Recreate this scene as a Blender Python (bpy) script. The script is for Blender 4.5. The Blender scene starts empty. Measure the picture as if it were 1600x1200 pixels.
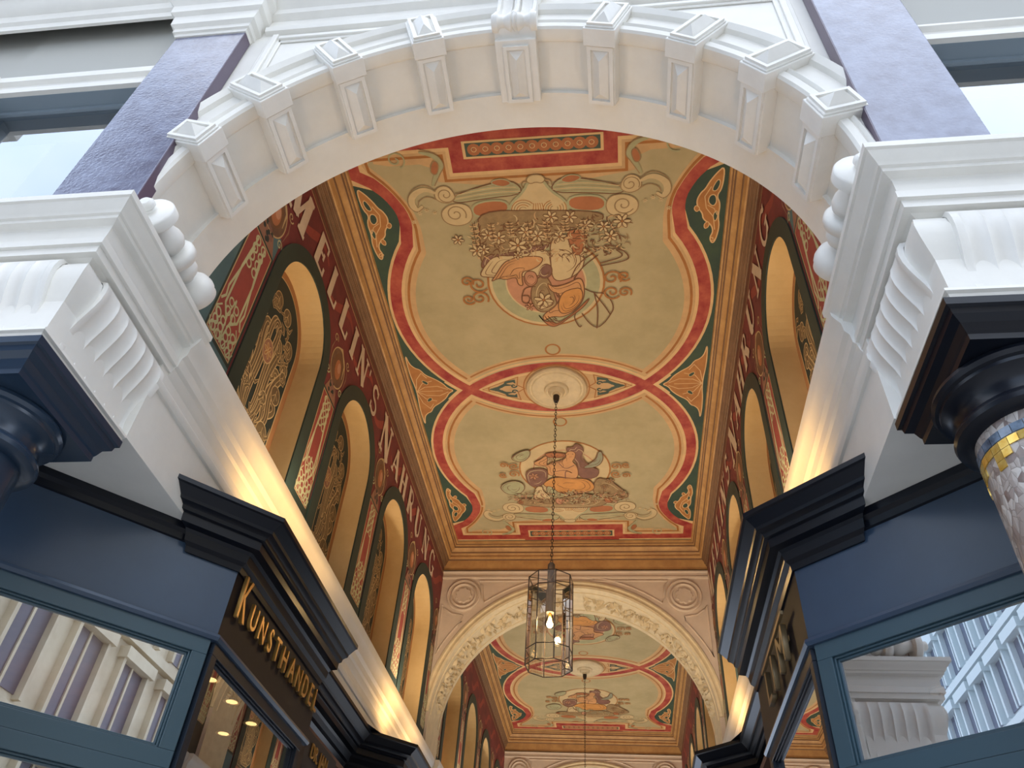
import bpy, math, random
from mathutils import Vector, Matrix
from mathutils.geometry import tessellate_polygon
C = bpy.context.scene
COL = C.collection
PI = math.pi
GZ = 1.6                      # eye height of the photographer: all heights below are above the eye

# ---------------------------------------------------------------- camera
cam_d = bpy.data.cameras.new('camera')
cam = bpy.data.objects.new('camera', cam_d)
COL.objects.link(cam)
AX = Vector((0.992, 0.031, 0.12)); AY = Vector((0.109, -0.678, -0.727)); AZ = Vector((0.059, 0.735, -0.676))
AY.normalize(); AZ = (AZ - AY * AZ.dot(AY)).normalized(); AX = AY.cross(AZ)
cam.matrix_world = Matrix.Translation((0, 0, GZ)) @ Matrix((AX, AY, AZ)).to_4x4()
cam_d.sensor_width = 36.0
cam_d.lens = 36.0 * 1233 / 1600
cam_d.clip_end = 500
C.camera = cam

# ---------------------------------------------------------------- exposure, sky
C.view_settings.view_transform = 'Standard'
C.view_settings.look = 'None'
C.view_settings.gamma = 1.0
C.view_settings.use_curve_mapping = False
C.view_settings.exposure = 0.27
w = bpy.data.worlds.new('sky'); C.world = w; w.use_nodes = True
nt = w.node_tree; nt.nodes.clear()
out = nt.nodes.new('ShaderNodeOutputWorld'); bg = nt.nodes.new('ShaderNodeBackground')
tc = nt.nodes.new('ShaderNodeTexCoord'); nz = nt.nodes.new('ShaderNodeTexNoise'); rp = nt.nodes.new('ShaderNodeValToRGB')
nz.inputs['Scale'].default_value = 2.2; nz.inputs['Detail'].default_value = 5
rp.color_ramp.elements[0].position = 0.38; rp.color_ramp.elements[0].color = (0.52, 0.68, 0.95, 1)
rp.color_ramp.elements[1].position = 0.72; rp.color_ramp.elements[1].color = (0.95, 0.95, 0.95, 1)
nt.links.new(tc.outputs['Generated'], nz.inputs['Vector']); nt.links.new(nz.outputs['Fac'], rp.inputs['Fac'])
nt.links.new(rp.outputs['Color'], bg.inputs['Color']); nt.links.new(bg.outputs[0], out.inputs[0])
bg.inputs['Strength'].default_value = 2.75

def light(kind, name, loc, energy, color, size=0.1, rot=None, spot=None, sizey=None):
    d = bpy.data.lights.new(name, kind); d.energy = energy; d.color = color
    if kind == 'AREA':
        d.size = size
        if sizey: d.shape = 'RECTANGLE'; d.size_y = sizey
    elif kind == 'SUN': d.angle = size
    else: d.shadow_soft_size = size
    if spot: d.spot_size = spot; d.spot_blend = 0.9
    o = bpy.data.objects.new(name, d); COL.objects.link(o); o.location = (loc[0], loc[1], loc[2] + GZ)
    if rot: o.rotation_euler = rot
    return o
# hazy sun high behind the photographer, over the street
light('SUN', 'hazy_sun', (0, -5, 20), 0.45, (1, 0.93, 0.84), 0.9, (math.radians(38), 0, math.radians(12)))

# ---------------------------------------------------------------- materials
def lin(c):
    return tuple((x / 255 / 12.92) if x / 255 <= 0.04045 else ((x / 255 + 0.055) / 1.055) ** 2.4 for x in c)
MATS = {}
def mat(name, rgb, rough=0.6, metal=0.0, var=0.0, scale=6.0, rgb2=None, bump=0.0, bscale=40.0, coat=0.0, spec=None):
    if name in MATS: return MATS[name]
    m = bpy.data.materials.new(name); m.use_nodes = True; t = m.node_tree
    b = t.nodes['Principled BSDF']
    c = lin(rgb)
    b.inputs['Base Color'].default_value = (*c, 1); b.inputs['Roughness'].default_value = rough; b.inputs['Metallic'].default_value = metal
    if coat: b.inputs['Coat Weight'].default_value = coat; b.inputs['Coat Roughness'].default_value = 0.12
    if spec is not None: b.inputs['Specular IOR Level'].default_value = spec
    g = t.nodes.new('ShaderNodeNewGeometry')
    if var or rgb2:
        n = t.nodes.new('ShaderNodeTexNoise'); n.inputs['Scale'].default_value = scale; n.inputs['Detail'].default_value = 6; n.inputs['Roughness'].default_value = 0.65
        r = t.nodes.new('ShaderNodeValToRGB')
        c2 = lin(rgb2) if rgb2 else tuple(x * (1 - var) for x in c)
        c1 = c if rgb2 else tuple(min(1, x * (1 + var * 0.5)) for x in c)
        r.color_ramp.elements[0].position = 0.36; r.color_ramp.elements[0].color = (*c2, 1)
        r.color_ramp.elements[1].position = 0.64; r.color_ramp.elements[1].color = (*c1, 1)
        t.links.new(g.outputs['Position'], n.inputs['Vector']); t.links.new(n.outputs['Fac'], r.inputs['Fac']); t.links.new(r.outputs['Color'], b.inputs['Base Color'])
    if bump:
        n = t.nodes.new('ShaderNodeTexNoise'); n.inputs['Scale'].default_value = bscale; n.inputs['Detail'].default_value = 4
        bp = t.nodes.new('ShaderNodeBump'); bp.inputs['Strength'].default_value = bump; bp.inputs['Distance'].default_value = 0.01
        t.links.new(g.outputs['Position'], n.inputs['Vector']); t.links.new(n.outputs['Fac'], bp.inputs['Height']); t.links.new(bp.outputs['Normal'], b.inputs['Normal'])
    MATS[name] = m
    return m
def glass(name, refl, tint=(1, 1, 1)):
    if name in MATS: return MATS[name]
    m = bpy.data.materials.new(name); m.use_nodes = True; t = m.node_tree; t.nodes.clear()
    o = t.nodes.new('ShaderNodeOutputMaterial'); mx = t.nodes.new('ShaderNodeMixShader')
    a = t.nodes.new('ShaderNodeBsdfTransparent'); a.inputs[0].default_value = (*tint, 1)
    g = t.nodes.new('ShaderNodeBsdfGlossy'); g.inputs['Roughness'].default_value = 0.0; g.inputs[0].default_value = (0.95, 0.97, 1, 1)
    f = t.nodes.new('ShaderNodeFresnel'); f.inputs['IOR'].default_value = 1.5
    ad = t.nodes.new('ShaderNodeMath'); ad.operation = 'ADD'; ad.use_clamp = True; ad.inputs[1].default_value = refl
    t.links.new(f.outputs[0], ad.inputs[0]); t.links.new(ad.outputs[0], mx.inputs[0])
    t.links.new(a.outputs[0], mx.inputs[1]); t.links.new(g.outputs[0], mx.inputs[2]); t.links.new(mx.outputs[0], o.inputs[0])
    MATS[name] = m
    return m
def emit(name, rgb, s):
    if name in MATS: return MATS[name]
    m = bpy.data.materials.new(name); m.use_nodes = True; t = m.node_tree; t.nodes.clear()
    o = t.nodes.new('ShaderNodeOutputMaterial'); e = t.nodes.new('ShaderNodeEmission')
    e.inputs[0].default_value = (*lin(rgb), 1); e.inputs[1].default_value = s; t.links.new(e.outputs[0], o.inputs[0])
    MATS[name] = m
    return m

WHITE = mat('white_facade_paint', (226, 224, 217), 0.45, var=0.05, scale=3.0, bump=0.12, bscale=9)
WHITE2 = mat('white_relief_paint', (228, 226, 220), 0.45, var=0.05, scale=5)
CREAM = mat('cream_wall_paint', (222, 214, 198), 0.5, var=0.05, scale=3)
PLAST = mat('pale_plaster', (205, 186, 166), 0.7, var=0.08, scale=4)
PLAST2 = mat('cream_plaster_relief', (214, 196, 160), 0.7, var=0.1, scale=9)
NAVY = mat('dark_blue_gloss_paint', (54, 71, 92), 0.28, var=0.12, scale=2.0, bump=0.05, bscale=14)
NAVYC = mat('dark_blue_column_paint', (36, 52, 70), 0.25)
BLACK = mat('black_gloss_paint', (15, 19, 28), 0.30, bump=0.04, bscale=12, spec=0.3)
TEAL = mat('dark_teal_frame_paint', (56, 80, 92), 0.35)
MARBLE = mat('grey_lilac_marble', (128, 132, 152), 0.10, rgb2=(104, 104, 122), scale=9, bump=0.1, bscale=60)
MARBLEE = mat('brown_marble_edge', (92, 78, 96), 0.35)
WOOD = mat('gilded_wood_moulding', (196, 154, 98), 0.55, rgb2=(172, 130, 82), scale=5)
GROOVE = mat('dark_wood_groove', (118, 86, 58), 0.6)
WOODD = mat('dark_wood_moulding', (134, 104, 78), 0.6, rgb2=(112, 86, 64), scale=6)
GOLD = mat('gold_letters', (196, 152, 84), 0.35, metal=0.7)
SIGN = mat('dark_brown_sign_board', (36, 28, 28), 0.55, spec=0.25)
METAL = mat('dark_bronze_metal', (60, 50, 44), 0.45, metal=0.5)
TUBEM = mat('grey_lamp_tube', (92, 84, 78), 0.45, metal=0.3)
LGLASS = glass('lantern_glass', 0.02)
SGLASS = glass('shop_glass', 0.42, (0.9, 0.9, 0.9))
WGLASS = glass('window_glass', 0.24, (0.8, 0.85, 0.9))
GREYP = mat('shade_grey_wall_paint', (170, 170, 164), 0.6)  # wall colour greyed to carry the shade under the upper cornice
BLUEG = mat('blue_grey_reveal_paint', (128, 142, 152), 0.5)
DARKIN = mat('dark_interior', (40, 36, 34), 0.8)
BROWNIN = mat('brown_shop_ceiling', (104, 66, 40), 0.6, rgb2=(80, 48, 30), scale=3)
# paints of the decorated walls and ceilings
P = dict(
 tan=mat('paint_tan_field', (184, 170, 132), 0.75, rgb2=(170, 158, 120), scale=2.2, bump=0.05, bscale=8),
 peach=mat('paint_peach', (202, 166, 120), 0.75, var=0.12, scale=4),
 cream=mat('paint_cream_line', (218, 184, 134), 0.75, var=0.1),
 red=mat('paint_marbled_red', (148, 42, 44), 0.7, rgb2=(184, 92, 70), scale=5.5),
 green=mat('paint_dark_green', (58, 80, 62), 0.7, rgb2=(44, 66, 60), scale=3),
 ochre=mat('paint_ochre', (180, 124, 66), 0.7, rgb2=(164, 108, 56), scale=7),
 brownl=mat('paint_brown_line', (168, 110, 54), 0.7, var=0.15),
 dbrown=mat('paint_dark_brown_line', (112, 74, 44), 0.7),
 rust=mat('paint_rust', (172, 108, 68), 0.7, var=0.12),
 sage=mat('paint_sage', (168, 166, 128), 0.7, var=0.12),
 skin=mat('paint_skin', (202, 150, 100), 0.7, var=0.12),
 orange=mat('paint_orange', (206, 146, 80), 0.7, var=0.14),
 mauve=mat('paint_mauve', (128, 90, 76), 0.7, var=0.2),
 olive=mat('paint_olive_brown', (152, 126, 88), 0.7, var=0.2, scale=14),
 pale=mat('paint_pale', (204, 182, 138), 0.7, var=0.08),
 rose=mat('paint_rose', (192, 138, 106), 0.7, var=0.15),
 blue=mat('paint_grey_blue', (146, 148, 124), 0.7, var=0.1),
 dgreen=mat('paint_blue_green', (66, 84, 74), 0.7, var=0.1),
 wred=mat('wall_dark_red', (122, 48, 48), 0.7, rgb2=(98, 40, 42), scale=3),
 wred2=mat('wall_brick_red', (152, 66, 56), 0.7, rgb2=(136, 58, 50), scale=4),
 wgreen=mat('wall_bottle_green', (38, 54, 46), 0.6, rgb2=(30, 46, 42), scale=3),
 wteal=mat('wall_grey_teal', (84, 112, 112), 0.7, rgb2=(70, 98, 104), scale=2),
 wpale=mat('wall_pale_green', (184, 182, 138), 0.7, var=0.1),
 wlet=mat('wall_letter_paint', (208, 186, 160), 0.7, var=0.1),
 wbrown=mat('wall_brown', (118, 84, 58), 0.7, rgb2=(96, 66, 50), scale=8),
 wpink=mat('wall_dusky_pink', (150, 108, 84), 0.7, rgb2=(136, 94, 74), scale=5),
 wdark=mat('wall_black_green', (34, 44, 40), 0.7),
 wleaf=mat('wall_leaf_brown', (112, 92, 62), 0.7, rgb2=(96, 76, 52), scale=9),
 wline=mat('wall_line_cream', (186, 158, 112), 0.7),
 niche=mat('niche_cream', (208, 176, 122), 0.7, rgb2=(196, 162, 108), scale=2.5),
 nichee=mat('niche_brown_edge', (156, 108, 66), 0.7),
)

# ---------------------------------------------------------------- mesh builder
class MB:
    def __init__(s): s.v = []; s.f = []; s.m = []; s.mats = []
    def mi(s, m):
        if m not in s.mats: s.mats.append(m)
        return s.mats.index(m)
    def add(s, vs, fs, m):
        k = len(s.v); i = s.mi(m); s.v += [tuple(v) for v in vs]
        for f in fs: s.f.append(tuple(a + k for a in f)); s.m.append(i)
        return s
    def box(s, x0, x1, y0, y1, z0, z1, m):
        vs = [(x, y, z) for x in (x0, x1) for y in (y0, y1) for z in (z0, z1)]
        return s.add(vs, [(0, 1, 3, 2), (4, 6, 7, 5), (0, 4, 5, 1), (2, 3, 7, 6), (0, 2, 6, 4), (1, 5, 7, 3)], m)
    def obox(s, o, u, v, n, U, V, N, m):      # oriented box: centre of its back face o, half sizes U, V, height N
        o, u, v, n = map(Vector, (o, u, v, n))
        vs = [o + u * a * U + v * b * V + n * c * N for a in (-1, 1) for b in (-1, 1) for c in (0, 1)]
        return s.add(vs, [(0, 1, 3, 2), (4, 6, 7, 5), (0, 4, 5, 1), (2, 3, 7, 6), (0, 2, 6, 4), (1, 5, 7, 3)], m)
    def quad(s, a, b, c, d, m): return s.add([a, b, c, d], [(0, 1, 2, 3)], m)
    def sweep(s, prof, path, side, m, cap=True, closed=False):
        # prof [(out, z)], path [(x, y)]; out is measured to the given side of the path
        n = len(path); rings = []
        for i in range(n):
            p = Vector(path[i]); ds = []
            if i > 0 or closed: ds.append((p - Vector(path[i - 1])).normalized())
            if i < n - 1 or closed: ds.append((Vector(path[(i + 1) % n]) - p).normalized())
            ns = [Vector((d.y, -d.x)) * side for d in ds]
            mv = ns[0] if len(ns) == 1 else (ns[0] + ns[1]) / (1 + ns[0].dot(ns[1]))
            rings.append([(p.x + mv.x * o, p.y + mv.y * o, z) for o, z in prof])
        k = len(prof); vs = [q for r in rings for q in r]; fs = []
        for i in range(n if closed else n - 1):
            j = (i + 1) % n
            for a in range(k - 1): fs.append((i * k + a, i * k + a + 1, j * k + a + 1, j * k + a))
        if cap and not closed: fs += [tuple(range(k)), tuple((n - 1) * k + a for a in range(k))]
        return s.add(vs, fs, m)
    def arc(s, prof, cx, cz, a0, a1, n, m, cap=True, closed=True):
        # prof [(r, y)] swept about the point (cx, cz) of the x-z plane
        k = len(prof); vs = []; fs = []
        for i in range(n + 1):
            a = a0 + (a1 - a0) * i / n
            for r, y in prof: vs.append((cx + r * math.cos(a), y, cz + r * math.sin(a)))
        for i in range(n):
            for j in range(k if closed else k - 1):
                j2 = (j + 1) % k; fs.append((i * k + j, i * k + j2, (i + 1) * k + j2, (i + 1) * k + j))
        if cap: fs += [tuple(range(k)), tuple(n * k + j for j in range(k))]
        return s.add(vs, fs, m)
    def lathe(s, prof, o, ax, m, n=32, a0=0.0, a1=2 * PI):
        # prof [(r, h)] about axis ax through o
        o = Vector(o); ax = Vector(ax).normalized(); u = ax.orthogonal().normalized(); v = ax.cross(u); k = len(prof); vs = []; fs = []
        for i in range(n):
            a = a0 + (a1 - a0) * i / n; d = u * math.cos(a) + v * math.sin(a)
            for r, h in prof: vs.append(o + ax * h + d * r)
        for i in range(n):
            j = (i + 1) % n
            for q in range(k - 1): fs.append((i * k + q, i * k + q + 1, j * k + q + 1, j * k + q))
        if prof[0][0] > 1e-4: fs.append(tuple(i * k for i in range(n)))
        if prof[-1][0] > 1e-4: fs.append(tuple(i * k + k - 1 for i in range(n)))
        return s.add(vs, fs, m)
    def tube(s, pts, r, m, n=6, closed=False):
        pts = [Vector(p) for p in pts]; N = len(pts); vs = []; fs = []
        for i, p in enumerate(pts):
            if closed: d = pts[(i + 1) % N] - pts[i - 1]
            else: d = pts[min(i + 1, N - 1)] - pts[max(i - 1, 0)]
            d.normalize(); rf = Vector((0, 0, 1)) if abs(d.z) < 0.9 else Vector((1, 0, 0))
            u = d.cross(rf).normalized(); v = d.cross(u)
            rr = r[i] if isinstance(r, (list, tuple)) else r
            for j in range(n): a = 2 * PI * j / n; vs.append(p + u * math.cos(a) * rr + v * math.sin(a) * rr)
        for i in range(N if closed else N - 1):
            k = (i + 1) % N
            for j in range(n): l = (j + 1) % n; fs.append((i * n + j, i * n + l, k * n + l, k * n + j))
        if not closed: fs += [tuple(range(n)), tuple((N - 1) * n + j for j in range(n))]
        return s.add(vs, fs, m)
    def prism(s, poly, fn, h0, h1, m):      # closed polygon extruded; fn(a, b, h) -> point
        n = len(poly); tr = tessellate_polygon([[Vector((a, b, 0)) for a, b in poly]])
        vs = [fn(a, b, h0) for a, b in poly] + [fn(a, b, h1) for a, b in poly]
        fs = [tuple(t) for t in tr] + [tuple(i + n for i in t) for t in tr] + [(i, (i + 1) % n, (i + 1) % n + n, i + n) for i in range(n)]
        return s.add(vs, fs, m)
    def build(s, name, parent=None, smooth=False, bevel=0.0, label=None):
        me = bpy.data.meshes.new(name)
        off = Vector((0, 0, -GZ))
        q = parent
        while q is not None: off = off + q.location; q = q.parent
        me.from_pydata([(x - off.x, y - off.y, z - off.z) for x, y, z in s.v], [], s.f)
        for m in s.mats: me.materials.append(m)
        me.polygons.foreach_set('material_index', s.m)
        if smooth: me.polygons.foreach_set('use_smooth', [True] * len(s.f))
        me.update()
        import bmesh
        bm = bmesh.new(); bm.from_mesh(me)
        if not getattr(s, 'flat', False): bmesh.ops.recalc_face_normals(bm, faces=bm.faces)
        bm.to_mesh(me); bm.free()
        if smooth and hasattr(me, 'set_sharp_from_angle'): me.set_sharp_from_angle(angle=math.radians(smooth if smooth > 1 else 35))
        o = bpy.data.objects.new(name, me); COL.objects.link(o)
        if parent: o.parent = parent
        if bevel:
            b = o.modifiers.new('bevel', 'BEVEL'); b.width = bevel; b.segments = 2; b.limit_method = 'ANGLE'
        if label: o['label'] = label
        return o

def thing(name, label, cat, loc, group=None):
    o = bpy.data.objects.new(name, None); COL.objects.link(o); o.location = (loc[0], loc[1], loc[2] + GZ)
    o.empty_display_size = 0.1
    o['label'] = label; o['category'] = cat
    if group: o['group'] = group
    return o
def tag(o, label, cat, group=None):
    o['label'] = label; o['category'] = cat
    if group: o['group'] = group
    return o
def struct(o): o['kind'] = 'structure'; return o
def copy_tree(o, parent=None):
    c = o.copy(); COL.objects.link(c); c.parent = parent
    for ch in [x for x in bpy.data.objects if x.parent == o]: copy_tree(ch, c)
    return c
bpy.context.view_layer.update()

# ---------------------------------------------------------------- painting on flat surfaces
class Paint(MB):
    # fn(a, b, h): point of the surface at (a, b), h in front of it; every stroke lies a hair in front of the last
    flat = True
    def __init__(s, fn, eps=0.00002): MB.__init__(s); s.fn = fn; s.h = 0.0; s.eps = eps
    def up(s): s.h += s.eps; return s.h
    def poly(s, pts, c):
        h = s.up(); tr = tessellate_polygon([[Vector((a, b, 0)) for a, b in pts]])
        return s.add([s.fn(a, b, h) for a, b in pts], [tuple(t) for t in tr], P[c])
    def rib(s, pts, w, c, closed=False, same=False, taper=False):
        h = s.h if same else s.up()
        pts = [Vector(p) for p in pts]; n = len(pts); vs = []; fs = []
        for i, p in enumerate(pts):
            if closed: d1 = p - pts[i - 1]; d2 = pts[(i + 1) % n] - p
            else: d1 = p - pts[i - 1] if i else pts[1] - p; d2 = pts[i + 1] - p if i < n - 1 else p - pts[i - 1]
            if d1.length < 1e-9: d1 = d2
            if d2.length < 1e-9: d2 = d1
            d1 = d1.normalized(); d2 = d2.normalized(); n1 = Vector((d1.y, -d1.x)); n2 = Vector((d2.y, -d2.x))
            q = 1 + n1.dot(n2); mv = (n1 + n2) / max(q, 0.5)
            ww = w * (math.sin(PI * (0.08 + 0.84 * i / (n - 1))) if taper else 1) / 2
            a = p + mv * ww; b = p - mv * ww
            vs += [s.fn(a.x, a.y, h), s.fn(b.x, b.y, h)]
        for i in range(n if closed else n - 1):
            j = (i + 1) % n; fs.append((2 * i, 2 * i + 1, 2 * j + 1, 2 * j))
        return s.add(vs, fs, P[c])
    def disc(s, a, b, r, c, rb=None, n=40): return s.poly([(a + r * math.cos(t * 2 * PI / n), b + (rb or r) * math.sin(t * 2 * PI / n)) for t in range(n)], c)
    def ring(s, a, b, r, w, c, rb=None, n=48): return s.rib([(a + r * math.cos(t * 2 * PI / n), b + (rb or r) * math.sin(t * 2 * PI / n)) for t in range(n)], w, c, closed=True)
    def blob(s, pts, c, line='dbrown', lw=0.010):
        pts = chaikin(pts, 2); s.poly(pts, c)
        if line: s.rib(pts, lw, line, closed=True)
    def spiral(s, a, b, r, turns, w, c, sgn=1, ph=0.0, r1=0.15):
        n = int(14 * turns) + 4
        s.rib([(a + (r * (1 - (1 - r1) * i / n)) * math.cos(ph + sgn * turns * 2 * PI * i / n), b + (r * (1 - (1 - r1) * i / n)) * math.sin(ph + sgn * turns * 2 * PI * i / n)) for i in range(n + 1)], w, c)
    def flower(s, a, b, r, c='pale', line='dbrown', k=6, ph=0.0):
        for i in range(k):
            t = ph + i * 2 * PI / k; d = (math.cos(t), math.sin(t)); e = (-d[1], d[0])
            pts = [(a + d[0] * r * u + e[0] * r * v, b + d[1] * r * u + e[1] * r * v) for u, v in ((0.05, 0), (0.4, 0.2), (0.8, 0.18), (1, 0), (0.8, -0.18), (0.4, -0.2))]
            s.blob(pts, c, line, 0.006)
        s.disc(a, b, r * 0.13, 'brownl', n=8)
    def leafrow(s, a, b0, b1, w, c='pale', line='dbrown', n=7):
        s.rib([(a, b0), (a, b1)], 0.006, line)
        for i in range(n):
            b = b0 + (b1 - b0) * (i + 0.5) / n
            for g in (-1, 1): s.rib([(a, b), (a + g * w * 0.6, b - (b1 - b0) * 0.02), (a + g * w, b + (b1 - b0) * 0.05)], 0.014, c, taper=True)
def sm(pts, k=2):
    for _ in range(k):
        q = [pts[0]]
        for a, b in zip(pts, pts[1:]): q += [(a[0] * .75 + b[0] * .25, a[1] * .75 + b[1] * .25), (a[0] * .25 + b[0] * .75, a[1] * .25 + b[1] * .75)]
        pts = q + [pts[-1]]
    return pts
def chaikin(pts, k):
    for _ in range(k):
        q = []
        for i in range(len(pts)):
            a = pts[i]; b = pts[(i + 1) % len(pts)]
            q += [(a[0] * .75 + b[0] * .25, a[1] * .75 + b[1] * .25), (a[0] * .25 + b[0] * .75, a[1] * .25 + b[1] * .75)]
        pts = q
    return pts
# painted figures: outlines in metres on the ceiling, from the centre of the bay
ART_A = [('blob','olive',[(0.559,2.411),(-0.023,2.386),(-0.572,2.334),(-0.581,2.23),(-0.407,2.181),(-0.231,2.163),(-0.125,2.077),(-0.053,1.972),(0.329,1.9),(0.542,1.88),(0.603,1.818),(0.59,1.965),(0.568,2.169)]),('blob','mauve',[(0.603,1.818),(0.538,1.913),(0.328,1.916),(-0.057,2.019),(-0.065,1.955),(0.254,1.87),(0.475,1.893),(0.608,1.735)]),('blob','pale',[(0.474,1.901),(0.253,1.879),(-0.053,1.964),(-0.065,1.777),(-0.068,1.642),(0.146,1.622),(0.534,1.636),(0.647,1.652),(0.584,1.767)]),('blob','skin',[(0.542,1.576),(0.493,1.643),(0.393,1.805),(0.309,1.849),(0.201,1.875),(-0.006,1.862),(0.028,1.766),(0.139,1.697),(0.219,1.694),(0.23,1.592),(0.225,1.505),(0.277,1.526),(0.279,1.63),(0.391,1.593),(0.455,1.623)]),('blob','pale',[(-0.081,2.08),(-0.238,2.07),(-0.382,1.903),(-0.387,1.707),(-0.249,1.572),(-0.074,1.539),(-0.063,1.76)]),('blob','olive',[(0.126,1.551),(0.011,1.647),(-0.047,1.541),(-0.075,1.364),(-0.099,1.218),(0.052,1.134),(0.13,1.194),(0.172,1.342)]),('blob','skin',[(-0.007,1.543),(-0.069,1.47),(-0.219,1.513),(-0.343,1.592),(-0.377,1.469),(-0.363,1.293),(-0.267,1.153),(-0.138,1.067),(-0.028,1.092),(0.061,1.021),(0.067,1.116),(-0.079,1.219),(-0.144,1.378),(-0.038,1.419)]),('blob','orange',[(-0.145,1.395),(-0.242,1.442),(-0.35,1.454),(-0.356,1.294),(-0.254,1.154),(-0.127,1.105),(-0.092,1.218)]),('blob','mauve',[(0.077,1.651),(0.0,1.781),(-0.075,1.743),(-0.067,1.626),(0.017,1.579)]),('blob','rose',[(0.193,1.692),(0.087,1.686),(0.073,1.548),(0.159,1.484),(0.213,1.557)]),('blob','rust',[(0.115,1.137),(0.061,1.021),(-0.023,1.017),(-0.076,0.976),(-0.165,1.047),(-0.281,1.152),(-0.439,1.343),(-0.366,1.203),(-0.207,1.063),(-0.074,0.947),(-0.004,0.945),(0.061,1.021)]),('blob','rust',[(-0.243,2.154),(-0.418,2.143),(-0.419,2.011),(-0.37,1.904),(-0.38,1.855),(-0.284,1.861),(-0.287,1.909),(-0.248,2.022)]),('blob','pale',[(0.056,1.263),(-0.009,1.386),(-0.043,1.294),(-0.053,1.239),(0.104,1.174)]),('line','dbrown',[(-0.25,2.053),(-0.414,2.043)]),('line','dbrown',[(-0.26,2.115),(-0.416,2.097)]),('line','dbrown',[(-0.28,1.134),(-0.249,1.061),(-0.298,0.916),(-0.327,0.943)]),('line','dbrown',[(-0.375,1.435),(-0.467,1.376),(-0.587,1.369),(-0.665,1.186),(-0.622,1.078),(-0.558,0.968),(-0.479,0.896),(-0.398,0.977),(-0.334,1.112)]),('line','dbrown',[(-0.467,1.376),(-0.501,1.158),(-0.479,0.896)]),('line','dbrown',[(-0.467,1.376),(-0.57,1.191),(-0.622,1.078)]),('line','dbrown',[(-0.537,1.714),(-0.801,1.763),(-0.808,1.828),(-0.688,1.947),(-0.587,1.953),(-0.566,1.875),(-0.636,1.838),(-0.643,1.902)]),('line','dbrown',[(-0.537,1.747),(-0.776,1.813),(-0.688,1.899)]),('line','dbrown',[(-0.249,1.58),(-0.31,1.728),(-0.418,1.836),(-0.509,1.879),(-0.473,1.945),(-0.422,1.932)]),('line','dbrown',[(-0.275,1.562),(-0.361,1.708),(-0.521,1.846)]),('line','dbrown',[(0.251,1.383),(0.213,1.487),(0.104,1.498)]),('line','dbrown',[(0.251,1.383),(0.169,1.378),(0.193,1.271),(0.26,1.293),(0.251,1.383)]),('fl','pale',(0.784,2.105,0.064)),('fl','pale',(0.622,1.967,0.078)),('fl','pale',(0.494,2.141,0.07)),('fl','pale',(0.396,2.103,0.076)),('fl','pale',(0.227,2.006,0.096)),('fl','pale',(0.032,2.103,0.076)),('fl','pale',(-0.104,2.307,0.074)),('fl','pale',(-0.169,2.082,0.07)),('fl','pale',(-0.276,2.295,0.074)),('fl','pale',(-0.42,2.196,0.074)),('fl','pale',(-0.58,2.17,0.068)),('fl','pale',(-0.747,2.219,0.086)),('fl','pale',(0.038,1.317,0.103)),('fl','pale',(-0.64,2.059,0.075)),('fl','pale',(0.141,2.157,0.075)),('fl','rose',(0.182,1.234,0.055)),('fl','pale',(0.238,1.894,0.051)),('fl','pale',(0.555,1.979,0.065)),('spiral','brownl',(0.668,1.549,0.081,1)),('spiral','brownl',(0.679,1.372,0.075,-1)),('spiral','brownl',(0.778,1.591,0.054,-1)),('spiral','brownl',(0.792,1.36,0.055,1)),('spiral','brownl',(-0.644,1.557,0.078,-1)),('spiral','brownl',(-0.641,1.375,0.073,1)),('spiral','brownl',(-0.762,1.575,0.054,1)),('spiral','brownl',(-0.767,1.368,0.056,-1))]
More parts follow.
